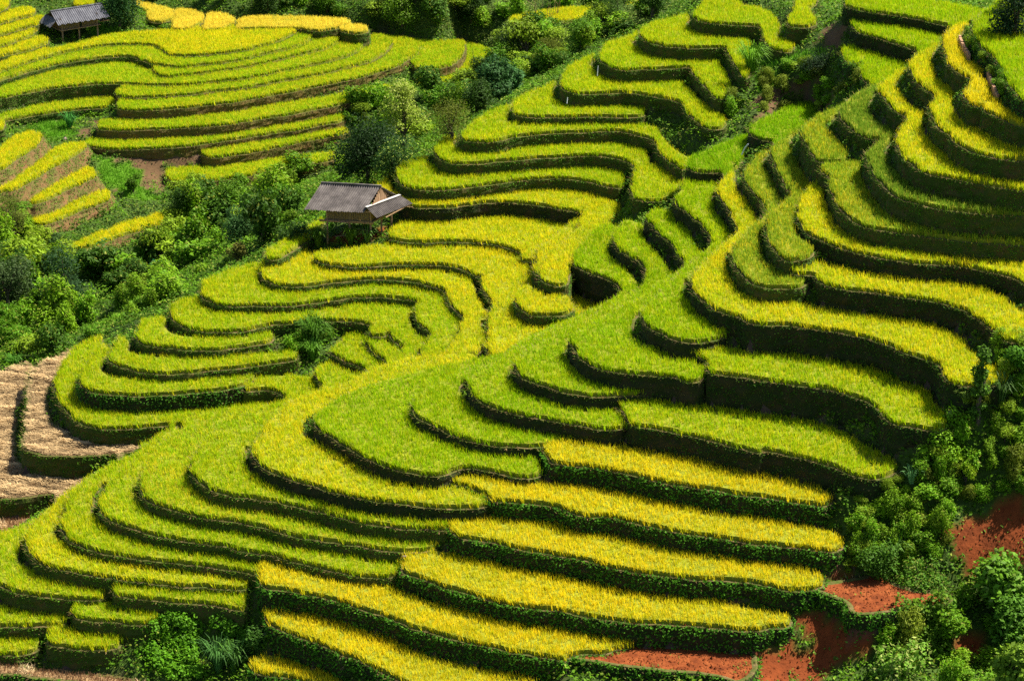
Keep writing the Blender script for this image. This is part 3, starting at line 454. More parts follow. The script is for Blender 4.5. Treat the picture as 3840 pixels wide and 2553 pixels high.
M_RICE = leafmat('rice_leaf', .42, .75, .04, hue=0)
M_LEAF = leafmat('leaf', .32, .6, .12)
M_WEED = leafmat('weed_leaf', .3, .65, .1, hue=0)
M_STRAW = leafmat('straw', .15, .8, .1, hue=0)
M_MAT = noisemat('rice_stems', [(.12, .15, .01), (.24, .24, .015)], 5)
M_MUD = noisemat('paddy_mud', [(.05, .035, .02), (.09, .065, .035)], 2)
M_BANK_EARTH = noisemat('bank_earth', [(.03, .06, .006), (.05, .065, .01), (.09, .06, .02)], 1.6, bump=.8)
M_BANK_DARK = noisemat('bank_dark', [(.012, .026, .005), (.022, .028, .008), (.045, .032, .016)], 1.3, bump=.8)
M_BANK_DRY = noisemat('bank_dry', [(.06, .075, .012), (.11, .085, .02), (.15, .08, .028)], 1.1, bump=.7)
M_BANK_RED = noisemat('bank_red', [(.07, .09, .015), (.13, .085, .03), (.17, .08, .035)], 1.0, bump=.7)
M_LIP = noisemat('bank_lip', [(.04, .075, .008), (.08, .08, .018), (.16, .10, .05)], 2.5, bump=.5)
M_GROUND = noisemat('hillside_ground', [(.55, .55, .55), (.8, .8, .8), (1, 1, 1)], 1.3, bump=.6, attr=True)
M_SOIL = noisemat('red_soil', [(.085, .018, .004), (.165, .038, .008), (.25, .07, .018)], 1.6, bump=.9, bscale=6)
M_STRAWBED = noisemat('straw_bed', [(.13, .075, .03), (.24, .15, .07), (.38, .26, .13)], 2.2, bump=.5)
M_WOOD = noisemat('weathered_wood', [(.16, .10, .055), (.27, .17, .09), (.36, .24, .13)], 3, stretch=(6, 6, .8), bump=.3)
M_BARK = noisemat('bark', [(.06, .045, .03), (.13, .10, .07)], 6, bump=.5)
M_ROCK = noisemat('rock', [(.10, .075, .055), (.19, .14, .105), (.26, .2, .16)], 3, bump=.6)

PAL = {   # green leaf colour, ripe colour, share of ripe heads
    'yg': ((.33, .49, .008), (.62, .57, .018), .40), 'yl': ((.43, .53, .008), (.73, .62, .015), .54), 'gold': ((.50, .51, .010), (.79, .63, .016), .70),
    'ripe': ((.66, .56, .04), (.84, .66, .07), .8), 'lime': ((.33, .48, .006), (.60, .57, .012), .42), 'green': ((.29, .46, .005), (.48, .53, .008), .36),
    'vivid': ((.22, .42, .006), (.34, .45, .008), .2), 'olive': ((.25, .37, .018), (.55, .49, .02), .30), 'dull': ((.18, .30, .02), (.38, .39, .035), .14)}
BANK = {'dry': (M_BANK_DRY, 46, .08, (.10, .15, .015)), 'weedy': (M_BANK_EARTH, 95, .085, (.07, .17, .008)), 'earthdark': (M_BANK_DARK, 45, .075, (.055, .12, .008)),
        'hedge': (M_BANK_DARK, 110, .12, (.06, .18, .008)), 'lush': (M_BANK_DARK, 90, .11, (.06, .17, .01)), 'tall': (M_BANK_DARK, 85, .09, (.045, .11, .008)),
        'earth': (M_BANK_RED, 110, .09, (.10, .19, .012))}

def leaf_quads(C, size, up=.6, rng=RNG, nrm=None, aspect=.55):
    """small leaf blades (two triangles folded on a mid rib) centred on C"""
    n = len(C); C = np.asarray(C)
    a = rng.normal(size=(n, 3)); a /= np.linalg.norm(a, axis=1)[:, None]
    if nrm is None:
        nn = rng.normal(size=(n, 3)); nn[:, 2] = np.abs(nn[:, 2]) + up
    else:
        nn = nrm + rng.normal(size=(n, 3)) * .55
    nn /= np.linalg.norm(nn, axis=1)[:, None]
    a -= nn * np.sum(a * nn, 1)[:, None]; a /= np.linalg.norm(a, axis=1)[:, None] + 1e-9
    b = np.cross(nn, a)
    s = (size * rng.uniform(.6, 1.35, n))[:, None]
    droop = nn * s * -.18
    V = np.stack([C - a * s, C - b * s * aspect + droop, C + a * s + droop, C + b * s * aspect + droop], 1).reshape(-1, 3)
    F = np.arange(n * 4).reshape(n, 4)
    return V, F

def fill(P):
    """triangles covering a plan outline"""
    from mathutils.geometry import delaunay_2d_cdt
    v, e, f, a, b, g = delaunay_2d_cdt([Vector((float(x), float(y))) for x, y in P], [], [list(range(len(P)))], 1, 1e-5)
    v = np.array([(q.x, q.y) for q in v]); f = np.array([x for x in f if len(x) == 3])
    cen = v[f].mean(1); f = f[inside(cen, P)]
    tri = v[f]; cr = (tri[:, 1, 0] - tri[:, 0, 0]) * (tri[:, 2, 1] - tri[:, 0, 1]) - (tri[:, 1, 1] - tri[:, 0, 1]) * (tri[:, 2, 0] - tri[:, 0, 0])
    f[cr < 0] = f[cr < 0][:, ::-1]
    return v, f

def tube(path, radii, seg=7):
    """tapered tube along a path -> V, F"""
    path = np.asarray(path, float); V = []; F = []
    for i, p in enumerate(path):
        d = path[min(i + 1, len(path) - 1)] - path[max(i - 1, 0)]; d = d / (np.linalg.norm(d) + 1e-9)
        u = np.cross(d, [0, 0, 1.0]) if abs(d[2]) < .95 else np.cross(d, [1.0, 0, 0]); u /= np.linalg.norm(u) + 1e-9; v = np.cross(d, u)
        for k in range(seg):
            a = 2 * math.pi * k / seg; V.append(p + radii[i] * (math.cos(a) * u + math.sin(a) * v))
    for i in range(len(path) - 1):
        for k in range(seg):
            F.append((i * seg + k, i * seg + (k + 1) % seg, (i + 1) * seg + (k + 1) % seg, (i + 1) * seg + k))
    return np.array(V), np.array(F)

def join(parts):
    V = []; F = []; o = 0
    for v, f in parts:
        V.append(v); F.append(f + o); o += len(v)
    return np.vstack(V), np.vstack(F)

def box(c, ax, ay, az):
    """box from centre and three half-axis vectors"""
    c = np.array(c, float); ax, ay, az = map(lambda q: np.array(q, float), (ax, ay, az))
    V = np.array([c + sx * ax + sy * ay + sz * az for sz in (-1, 1) for sy in (-1, 1) for sx in (-1, 1)])
    F = np.array([(0, 2, 3, 1), (4, 5, 7, 6), (0, 1, 5, 4), (2, 6, 7, 3), (0, 4, 6, 2), (1, 3, 7, 5)])
    return V, F

# frame of the picture with a margin: nothing is grown where no camera beside this one could look
def in_view(P3, mx=330, my=240):
    q = pix(P3)
    return (q[:, 0] > -mx) & (q[:, 0] < 3840 + mx) & (q[:, 1] > -my) & (q[:, 1] < 2553 + my)
# ------------------------------------------------------------------ build the terraces
def flat(P, z, shrink, N):  # ring at one level
    Q = P - N * shrink
    return np.column_stack([Q, np.full(len(Q), z)])

def grow_rice(t, root):
    g, r, share = PAL[t.ck]
    A = abs(area(t.P)); n = int(A * 52)
    far = t.P[:, 1].mean() > 165
    bw = .055 if far else .043
    lo, hi = t.lo, t.hi
    k = int(n * (hi[0] - lo[0]) * (hi[1] - lo[1]) / A) + 50
    p = np.column_stack([RNG.uniform(lo[0], hi[0], k), RNG.uniform(lo[1], hi[1], k)])
    p = p[inside(p, t.P - t.N * .12)]
    p = p[in_view(np.column_stack([p, np.full(len(p), t.zt)]))]
    ed = t.P[RNG.integers(0, len(t.P), int(len(t.P) * 3.6))]
    # an extra row of plants along the rim
    ie = RNG.integers(0, len(t.P), int(len(t.P) * 3.2)); ie = ie[t.N[ie, 1] < .3]
    e = t.P[ie] - t.N[ie] * RNG.uniform(.08, .24, len(ie))[:, None] + RNG.normal(0, .1, (len(ie), 2)) * .6
    e = e[in_view(np.column_stack([e, np.full(len(e), t.zt)]))]
    nrim = len(e)
    p = np.vstack([p, e]); rim = np.zeros(len(p), bool); rim[-nrim:] = nrim > 0
    # drop what would stand inside the hill
    up = np.full(len(p), -99.0)
    for u in TERR:
        if u.id != t.id and u.zt > t.zt + .12:
            if (u.lo < t.hi).all() and (u.hi > t.lo).all():
                m = inside(p, u.P); up[m] = u.zs
    keep = up < -90; p = p[keep]; rim = rim[keep]
    if len(p) == 0:
        return None
    B = 5
    q = np.repeat(p, B, 0); rim = np.repeat(rim, B); m = len(q)
    ang = RNG.uniform(0, 2 * math.pi, m); rad = RNG.uniform(0, .05, m)
    base = np.column_stack([q[:, 0] + np.cos(ang) * rad, q[:, 1] + np.sin(ang) * rad, np.full(m, t.zs)])
    patch = snoise(q[:, 0], q[:, 1], 4.2, t.id) * .5 + snoise(q[:, 0], q[:, 1], 1.3, t.id + 9) * .35
    height = t.h * RNG.uniform(.74, 1.12, m) * (1 + .13 * patch)
    height = np.where(RNG.random(m) < .02, height * 1.22, height)
    # rice leans the same way in drifts
    lean = .14 * t.h / .5
    lx = lean * (.5 + .5 * snoise(q[:, 0], q[:, 1], 3.0, t.id + 2)) ; ly = lean * snoise(q[:, 0], q[:, 1], 3.7, t.id + 4)
    tip = base + np.column_stack([np.cos(ang) * RNG.uniform(.02, .2, m) - lx, np.sin(ang) * RNG.uniform(.02, .2, m) + ly, height])
    wdir = ang + RNG.uniform(-1.2, 1.2, m) + math.pi / 2
    wv = np.column_stack([np.cos(wdir), np.sin(wdir), np.zeros(m)]) * bw * RNG.uniform(.6, 1.3, m)[:, None]
    cut = np.where(rim, 0, .42)[:, None]
    base = base + (tip - base) * cut
    V = np.stack([base - wv * .6, base + wv * .6, tip + wv * .15], 1)
    cl = np.repeat(RNG.random(len(p)), B) * .6 + RNG.random(m) * .4          # plants differ, blades of one plant little
    ripe = cl < np.clip(.5 + (share - .5) * .62 + .14 * patch, .03, .95)
    # ripe heads hang: turn the blade over, widest near the top
    top = tip.copy(); low = tip + np.column_stack([np.cos(ang) * .07, np.sin(ang) * .07, -RNG.uniform(.12, .24, m) * t.h / .5])
    V2 = np.stack([top - wv * .2, low + wv * .34, low - wv * .34], 1)
    V = np.where((ripe & (RNG.random(m) < .5))[:, None, None], V2, V)
    c = np.where(ripe[:, None], np.array(r)[None], np.array(g)[None]) * (np.repeat(RNG.uniform(.86, 1.12, len(p)), B) * RNG.uniform(.93, 1.07, m))[:, None]
    c[:, 0] *= 1 + .12 * patch; c[:, 1] *= 1 + .05 * patch
    c = np.clip(c, 0, .85)
    nb = m
    VV = V.reshape(-1, 3); FF = np.arange(m * 3).reshape(m, 3); CC = np.repeat(c, 3, 0)
    o = mesh_np('rice_crop', VV, [FF], M_RICE, root, CC)
    return o

def rice_mat(t, root):
    """closed mass of stems under the leaves: top sheet and side skirt"""
    n = len(t.P); top = flat(t.P, t.zt - .26, np.where(t.N[:, 1] > .2, .03, .14)[:, None], t.N); bot = flat(t.P, t.zs - .02, .10, t.N)
    V = np.vstack([top, bot]); i = np.arange(n); j = (i + 1) % n
    side = np.column_stack([i + n, j + n, j, i])
    tv, tf = fill(top[:, :2])
    V = np.vstack([V, np.column_stack([tv, np.full(len(tv), t.zt - .26)])])
    return mesh_np('rice_stems', V, [side, tf + 2 * n], M_MAT, root)

def straw_cover(t, root):
    A = abs(area(t.P)); n = int(A * (300 if t.crop == 'straw' else 190))
    lo, hi = t.lo, t.hi; k = int(n * (hi[0] - lo[0]) * (hi[1] - lo[1]) / A)
    p = np.column_stack([RNG.uniform(lo[0], hi[0], k), RNG.uniform(lo[1], hi[1], k)])
    p = p[inside(p, t.P - t.N * .1)]
    p = p[in_view(np.column_stack([p, np.full(len(p), t.zt)]))]
    # straw lies in windrows
    row = snoise(p[:, 0] * .5 + p[:, 1] * .3, p[:, 1] * 1.1, .6, 3)
    hgt = np.clip(row * .5 + .35, 0, 1)
    if t.crop == 'straw':
        keep = RNG.random(len(p)) < .25 + .75 * hgt; p = p[keep]; hgt = hgt[keep]
        m = len(p); L = RNG.uniform(.22, .6, m); ang = -.35 + RNG.normal(0, .5, m)
        z0 = t.zs + hgt * .3 + RNG.uniform(0, .05, m); dz = RNG.normal(-.02, .06, m)
        a = np.column_stack([np.cos(ang) * L, np.sin(ang) * L, dz]); c0 = np.column_stack([p, z0])
        w = np.column_stack([-np.sin(ang), np.cos(ang), RNG.normal(0, .5, m)]) * .02
        V = np.stack([c0 - a * .5 - w, c0 - a * .5 + w, c0 + a * .5], 1)
        col = np.array([.62, .43, .21])[None] * (.22 + .9 * hgt + RNG.uniform(-.1, .2, m))[:, None]
    else:
        m = len(p); ang = RNG.uniform(0, 6.28, m)
        heap = snoise(p[:, 0], p[:, 1], 1.6, 7) > .45
        h = RNG.uniform(.12, .24, m)
        c0 = np.column_stack([p, np.full(m, t.zs) + np.where(heap, RNG.uniform(0, .25, m), 0)])
        w = np.column_stack([np.cos(ang), np.sin(ang), 0 * ang]) * .022
        tipo = np.column_stack([RNG.normal(0, .03, m), RNG.normal(0, .03, m), h]) + np.where(heap[:, None], RNG.normal(0, .14, (m, 3)), 0)
        V = np.stack([c0 - w, c0 + w, c0 + tipo], 1)
        col = np.where(heap[:, None], np.array([.62, .46, .25])[None], np.array([.36, .21, .10])[None]) * RNG.uniform(.6, 1.25, m)[:, None]
    return mesh_np('straw', V.reshape(-1, 3), [np.arange(m * 3).reshape(m, 3)], M_STRAW, root, np.repeat(np.clip(col, 0, .8), 3, 0))

def bank(t, root):
    P, N, n = t.P, t.N, len(t.P)
    q = P + N * .5
    cv = cover(q, t.id)
    hid = cv > t.zs + .1
    gr = ground(q[:, 0], q[:, 1])
    sup = np.where(cv > -90, np.minimum(cv, t.zs), np.minimum(gr, t.zs))
    drop = np.where(hid, .35, t.zs - sup + .45)
    # smooth the foot a little
    for _ in range(3):
        drop = np.maximum(drop, .5 * (np.roll(drop, 1) + np.roll(drop, -1)) * .98)
    K = 7; rows = []
    mat, dens, lsz, lcol = BANK[t.bk]
    r1 = flat(P, t.zs + .0, .22, N); rows.append(r1)
    lipn = snoise(P[:, 0], P[:, 1], .5, t.id) * .04
    rows.append(np.column_stack([P - N * .02, np.full(n, t.zs + .05) + lipn]))
    rows.append(np.column_stack([P + N * .06, np.full(n, t.zs + .03) + lipn]))
    batter = .6 if t.bk == 'earth' else .07
    for k in range(1, K + 1):
        f = k / K; d = drop * f
        rough = (snoise(P[:, 0] + 7 * f, P[:, 1] - 9 * f, .8, t.id + k) * .09 + snoise(P[:, 0] - 3 * k, P[:, 1] + 2 * k, .33, k) * .045) * (1 if k < K else .4)
        off = .07 + batter * np.minimum(d, 3.0) + rough
        rows.append(np.column_stack([P + N * off[:, None], t.zs - d]))
    V = np.vstack(rows); R = len(rows); i = np.arange(n); j = (i + 1) % n; F = []; mi = []
    for r in range(R - 1):
        F.append(np.column_stack([(r + 1) * n + i, (r + 1) * n + j, r * n + j, r * n + i])); mi += [1 if r < 2 else 0] * n
    sv, sf = fill(r1[:, :2]); soil = sf + len(V)
    V = np.vstack([V, np.column_stack([sv, np.full(len(sv), t.zs)])])
    mats = [mat, M_LIP, {'rice': M_MUD, 'straw': M_STRAWBED, 'stubble': M_STRAWBED, 'redsoil': M_SOIL}[t.crop]]
    o = mesh_np('earth_bank', V, [np.vstack(F), soil], mats, root, mat_idx=mi + [2] * len(soil), smooth=False)
    # weeds and grass on the face
    seg = np.linalg.norm(np.roll(P, -1, 0) - P, axis=1)
    fa = seg * np.where(hid, 0, drop - .3)
    fa = np.where(in_view(np.column_stack([P, np.full(n, t.zs)]), 200, 150), fa, 0)
    # faces turned fully away from the valley keep a thin cover
    fa = fa * np.where(N[:, 1] > .45, .25, 1.0)
    tot = fa.sum(); m = int(tot * dens)
    if m > 12:
        ii = RNG.choice(n, m, p=fa / tot); f = RNG.random(m) ** (1.25 if t.bk in ('hedge', 'tall', 'lush', 'weedy') else 1.0)
        a = RNG.random(m)[:, None]
        p0 = P[ii] * (1 - a) + P[(ii + 1) % n] * a; nn = N[ii]
        d = (drop[ii] - .3) * f
        cl = snoise(p0[:, 0], p0[:, 1] + d * 2, .9, t.id)
        keep = cl + RNG.normal(0, .35, m) > (-.75 if t.bk in ('hedge', 'lush') else -.25); p0, nn, d, cl, f = p0[keep], nn[keep], d[keep], cl[keep], f[keep]; m = len(p0)
        thick = {'hedge': .26, 'lush': .24, 'tall': .12}.get(t.bk, .07)
        out = .09 + batter * d + RNG.uniform(0, 1, m) * thick * (.5 + .5 * cl)
        C = np.column_stack([p0 + nn * out[:, None], t.zs + .05 - d + RNG.uniform(-.02, .12, m) * (thick > .2)])
        nr = np.column_stack([nn * .7, np.full(m, .9)])
        Lv, Lf = leaf_quads(C, lsz * .62, nrm=nr)
        c = np.array(lcol)[None] * RNG.uniform(.55, 1.5, m)[:, None]
        dry = RNG.random(m) < {'dry': .5, 'earthdark': .25, 'weedy': .08}.get(t.bk, .04)
        c = np.where(dry[:, None], np.array([.16, .12, .045])[None] * RNG.uniform(.6, 1.3, m)[:, None], c)
        parts = [(Lv, Lf)]; cols = [np.repeat(c, 4, 0)]
        # grass blades hanging over the lip
        g = int(seg[~hid].sum() * (16 if t.bk != 'hedge' else 8)); vis = np.nonzero((~hid) & (fa > 0))[0]
        if len(vis) > 3:
            ii = RNG.choice(vis, g); b0 = np.column_stack([P[ii] + N[ii] * RNG.uniform(-.05, .2, g)[:, None], np.full(g, t.zs + .02)])
            dirn = np.column_stack([N[ii] * RNG.uniform(.02, .22, g)[:, None] + RNG.normal(0, .06, (g, 2)), RNG.uniform(.02, .2, g)])
            w = np.column_stack([-N[ii][:, 1], N[ii][:, 0], np.zeros(g)]) * .018
            gv = np.stack([b0 - w, b0 + w, b0 + dirn + w * .3, b0 + dirn - w * .3], 1).reshape(-1, 3)
            parts.append((gv, np.arange(g * 4).reshape(g, 4)))
            gc = np.where((RNG.random(g) < .4)[:, None], np.array([.30, .21, .09])[None], np.array([.14, .22, .02])[None]) * RNG.uniform(.6, 1.3, g)[:, None]
            cols.append(np.repeat(gc, 4, 0))
        Vv, Ff = join(parts)
        mesh_np('bank_foliage', Vv, [Ff], M_WEED, root, np.vstack(cols))
    return drop, hid

NB = 0
for t in TERR:
    k = int(np.argmin(t.P[:, 1]))
    root = empty(t.name, (float(t.P[:, 0].mean()), float(t.P[:, 1].mean()), float(t.zs)), t.label, t.cat, t.group)
    t.root = root
    bank(t, root)
    if t.crop == 'rice':
        o = grow_rice(t, root); rice_mat(t, root)
        if o: NB += len(o.data.polygons)
    elif t.crop in ('straw', 'stubble'):
        straw_cover(t, root)
print('rice blades', NB)
# ------------------------------------------------------------------ hillside sheet
def region(m, s):
    return inside(m, pts(s))
P3 = np.column_stack([gp, HT.ravel()])
mp = pix(P3)
GREEN = np.array([.05, .09, .012]); BROWN = np.array([.13, .075, .035]); RED = np.array([.20, .045, .010]); DARKB = np.array([.09, .06, .04]); LAWN = np.array([.09, .2, .01])
gc = np.tile(GREEN, (len(gp), 1))
jit = mp + np.column_stack([snoise(gp[:, 0], gp[:, 1], .8, 1), snoise(gp[:, 0], gp[:, 1], .8, 2)]) * 22
REDS = ['C3 480,1300 1080,1225 1950,1250 2240,1330 D3 250,1250 700,1330 800,1420 700,1500 0,1640 C3 1800,1620 1450,1500 1040,1450 600,1400',
        'D3 560,760 760,700 1050,640 1180,760 1650,900 1640,960 1150,960 1100,1080 830,1240 400,1200 280,1010 480,1000 760,1080 820,960',
        'D3 1450,360 1700,220 2060,180 2420,150 2420,640 1950,560 1900,640 1620,590 1700,420', 'D3 1640,1130 1900,1150 1880,1400 1640,1400', 'D2 1900,1500 2240,1370 2240,1440 1950,1568',
        'D3 480,1220 950,1180 1000,1280 700,1370', 'B1 640,600 900,540 1130,560 1080,620 960,650 650,665']
BROWNS = ['A0 1000,1240 1660,1220 1660,1380 1300,1400 1350,1560 1150,1568 1100,1380 800,1290', 'D0 -20,740 450,640 480,760 200,850 150,920 -20,980', 'D0 500,880 690,820 680,860 500,940',
          'A0 620,1150 800,1000 800,1140 700,1160', 'A1 1180,20 1400,60 1400,200 1200,200', 'A1 850,0 1050,200 950,250 900,60', 'D0 560,220 760,200 700,420 520,390']
LAWNS = ['A0 100,960 600,980 640,1100 500,1190 380,1170 200,1060', 'A0 780,1310 1180,1430 1180,1568 900,1568', 'A1 900,20 1150,200 1380,240 1300,310 1080,280 960,160', 'A0 700,210 1050,240 1000,280 820,300 600,260',
         'D0 100,430 700,430 560,500 60,560', 'D0 0,560 250,600 200,760 0,760', 'C0 1780,1040 1900,1050 1800,1130', 'B1 560,430 700,540 640,620 560,560']
for regs, c in ((BROWNS, BROWN), (LAWNS, LAWN), (REDS, RED)):
    for s in regs:
        gc[region(jit, s)] = c
under = ~free.ravel()
gc[under] = DARKB
ids = np.arange(NX * NY).reshape(NY, NX)
F = np.column_stack([ids[:-1, :-1].ravel(), ids[:-1, 1:].ravel(), ids[1:, 1:].ravel(), ids[1:, :-1].ravel()])
ring = np.concatenate([ids[0, :], ids[1:, -1], ids[-1, -2::-1], ids[-2:0:-1, 0]])
rp = P3[ring]; cen = np.array([0, 170.0])
outv = []
for k, (dist, dz) in enumerate(((25, -1.5), (120, -4), (900, -6))):
    v = rp.copy(); dirn = v[:, :2] - cen; dirn /= np.linalg.norm(dirn, axis=1)[:, None]
    v[:, :2] += dirn * dist; v[:, 2] = v[:, 2] * (1 - .1 * k) + dz * (v[:, 1] < 150) + np.where(v[:, 1] > 260, .10 * dist, 0)
    outv.append(v)
V = np.vstack([P3] + outv); nb = len(ring); base = NX * NY; i = np.arange(nb); j = (i + 1) % nb
F2 = [np.column_stack([ring[j], ring[i], base + i, base + j])]
for k in range(2):
    F2.append(np.column_stack([base + k * nb + j, base + k * nb + i, base + (k + 1) * nb + i, base + (k + 1) * nb + j]))
gcol = np.vstack([gc, np.tile(GREEN, (3 * nb, 1))])
hill = mesh_np('hillside', V, [np.vstack([F] + F2)], M_GROUND, None, gcol, smooth=True)
set_props(hill, 'green hillside between and below the terraces', kind='structure')
# ------------------------------------------------------------------ plants
def crown(lobes, n, size, col, jit=.3, aspect=.55, alt=None, altshare=0, rng=None, shell=.55):
    """leaves spread through a few uneven lobes (x,y,z,rx,ry,rz)"""
    rng = rng or RNG
    L = np.array(lobes, float); vol = (L[:, 3] * L[:, 4] * L[:, 5]) ** .75
    k = rng.choice(len(L), n, p=vol / vol.sum())
    d = rng.normal(size=(n, 3)); d /= np.linalg.norm(d, axis=1)[:, None]
    r = rng.uniform(shell ** 2, 1, n) ** .5 * (1 + .18 * snoise(d[:, 0] * 3 + k, d[:, 1] * 3 + d[:, 2] * 2, .7, 4))
    C = L[k, :3] + d * L[k, 3:] * r[:, None]
    # open gaps
    g = snoise(C[:, 0] + C[:, 2], C[:, 1] - C[:, 2] * .7, .38 * max(1, L[:, 3].max() * .6), 6)
    C = C[g > -.45]; d = d[g > -.45]
    V, F = leaf_quads(C, size, rng=rng, nrm=d * .6 + np.array([0, 0, .7])[None], aspect=aspect)
    c = np.array(col)[None] * rng.uniform(1 - jit, 1 + jit, len(C))[:, None]
    if alt is not None:
        c = np.where((rng.random(len(C)) < altshare)[:, None], np.array(alt)[None] * rng.uniform(.8, 1.2, len(C))[:, None], c)
    return V, F, np.repeat(c, 4, 0)

def limbs(height, lobes, r0, rng):
    parts = [tube([(0, 0, -.25), (rng.normal(0, .06), rng.normal(0, .06), height * .3), (rng.normal(0, .12), rng.normal(0, .12), height * .62)], [r0, r0 * .75, r0 * .45])]
    for L in lobes[:9]:
        s = height * rng.uniform(.22, .5)
        parts.append(tube([(0, 0, s), (L[0] * .45, L[1] * .45, (s + L[2]) * .52), (L[0] * .9, L[1] * .9, L[2])], [r0 * .45, r0 * .3, r0 * .12], 5))
    return join(parts)

def make_plant(name, label, cat, group, lobes, n, size, col, height, r0, seed, stemname='stem', crownname='foliage', **kw):
    rng = np.random.default_rng(seed)
    root = empty(name, (0, 0, 0), label, cat, group)
    V, F, c = crown(lobes, n, size, col, rng=rng, **kw)
    mesh_np(crownname, V, [F], M_LEAF, root, c, world=False)
    V, F = limbs(height, lobes, r0, rng)
    mesh_np(stemname, V, [F], M_BARK, root, world=False)
    return root

def copy_thing(root, loc, rz, sc, label=None, group=None):
    r = root.copy(); COL.objects.link(r); r.location = loc; r.rotation_euler = (0, 0, rz); r.scale = sc
    if label: r['label'] = label
    if group: r['group'] = group
    for ch in root.children:
        c = ch.copy(); COL.objects.link(c); c.parent = r
    return r

def rand_lobes(rng, r, h, n, base=.35):
    out = []
    for k in range(n):
        a = rng.uniform(0, 6.28); q = r * rng.uniform(.1, .62); s = r * rng.uniform(.34, .6)
        out.append((math.cos(a) * q, math.sin(a) * q, h * rng.uniform(base, .82), s, s * rng.uniform(.8, 1.1), s * rng.uniform(.65, 1.0)))
    return out

SH = [((.12, .26, .006), .55, .12), ((.08, .19, .006), .5, .11), ((.155, .29, .006), .35, .13), ((.20, .31, .01), .5, .10), ((.05, .12, .006), .5, .13), ((.16, .21, .012), .25, .15)]
protos = []
for k, (c, asp, ls) in enumerate(SH):
    rng = np.random.default_rng(50 + k)
    protos.append(make_plant('shrub', 'green shrub', 'shrub', 'shrubs', rand_lobes(rng, 1.05, 1.35, 9, .2), 1700, ls * .72, c, 1.2, .05, 70 + k, aspect=asp, shell=.4, alt=(.22, .26, .03), altshare=.07))
used = set()
THICK = [  # region, count, size, colours, group, label
 ('O 0,540 70,440 100,560 180,610 330,600 400,540 390,480 480,415 640,400 770,375 800,400 850,400 720,430 700,500 600,580 460,650 400,700 250,770 150,815 0,850', 88, (.85, 1.9), (0, 1, 2, 3, 4), 'shrubs filling the gully left of the middle spur', 'leafy green shrub crowded in the gully between far hillside and middle spur'),
 ('O 770,300 800,230 870,190 950,220 1040,200 1110,175 1150,130 1150,95 1020,60 880,55 860,0 1590,-10 1470,60 1370,120 1290,170 1180,220 1070,270 980,330 900,395 800,400', 74, (.85, 1.9), (0, 1, 2, 3, 4), 'shrubs of the upper gully', 'leafy shrub in the upper gully between far hillside and top of middle spur'),
 ('O 330,22 470,12 640,30 720,38 850,62 880,0 870,-40 300,-40', 18, (.8, 1.6), (0, 1, 4), 'shrubs above the ripe patches', 'dark green shrub along the top edge above the ripe patches'),
 ('O 1665,270 1690,210 1790,140 1830,130 1900,125 1990,165 2000,185 1950,240 1870,255 1780,265 1710,285', 22, (.4, .8), (3, 5, 0, 5), 'shrubs of the hollow head thicket', 'low shrub in the brown and green thicket at the head of the hollow'),
 ('O 2205,850 2300,800 2400,760 2400,1130 2230,1160 2180,1190 2160,1290 2060,1330 1960,1290 1975,1190 2080,1085 2190,1010', 70, (.4, .85), (0, 3, 2, 2, 5, 0), 'shrubs down the right hand slope', 'bright leafy shrub on the slope right of the golden fields'),
 ('O 2060,1090 2190,1010 2215,1180 2170,1280 2050,1345 1940,1310 1955,1180', 30, (.4, .7), (0, 2, 5, 3), 'shrubs at the ends of the golden fields', 'small bright shrub right of the golden field ends'),
 ('O 2400,1330 2400,1600 1960,1600 2080,1440 2210,1380', 16, (.6, 1.1), (0, 2, 5), 'shrubs in the bottom right corner', 'leafy shrub among the red earth of the bottom right corner'),
 ('B1 240,1350 560,1340 800,1360 780,1440 600,1500 B2 500,60 480,200 330,290 B1 300,1480', 9, (.35, .7), (0, 1, 4), 'shrubs of the small gully', 'small shrub in the leafy gully inside the middle spur'),
 ('D0 1820,250 1900,400 2000,520 2080,640 2150,760 2080,800 1990,760 1940,620 1880,500 1780,440 1710,320', 12, (.3, .55), (3, 0), 'plants along the channel', 'small grassy shrub on the bank behind the brick edged channel'),
]
for reg, cnt, (s0, s1), cs, grp, lab in THICK:
    R = pts(reg); lo, hi = R.min(0), R.max(0); done = []; tries = 0
    while len(done) < cnt and tries < cnt * 60:
        tries += 1
        m = np.array([[RNG.uniform(lo[0], hi[0]), RNG.uniform(lo[1], hi[1])]])
        if not inside(m, R)[0]: continue
        x, y, z = hit(m[0])
        if cover(np.array([[x, y]]))[0] > -90: continue
        if any((x - a) ** 2 + (y - b) ** 2 < (.75 * (s0 + s1) / 2) ** 2 for a, b in done): continue
        done.append((x, y)); k = cs[RNG.integers(0, len(cs))]
        s = RNG.uniform(s0, s1); sc = (s * RNG.uniform(.8, 1.25), s * RNG.uniform(.8, 1.25), s * RNG.choice([.75, .95, 1.1, 1.5]))
        if k not in used:
            used.add(k); r = protos[k]; r.location = (x, y, z - .1); r.scale = sc; r['label'] = lab; r['group'] = grp
        else:
            copy_thing(protos[k], (x, y, z - .1), RNG.uniform(0, 6.28), sc, lab, grp)
for k, r in enumerate(protos):
    if k not in used:
        for c in list(r.children): bpy.data.objects.remove(c)
        bpy.data.objects.remove(r)

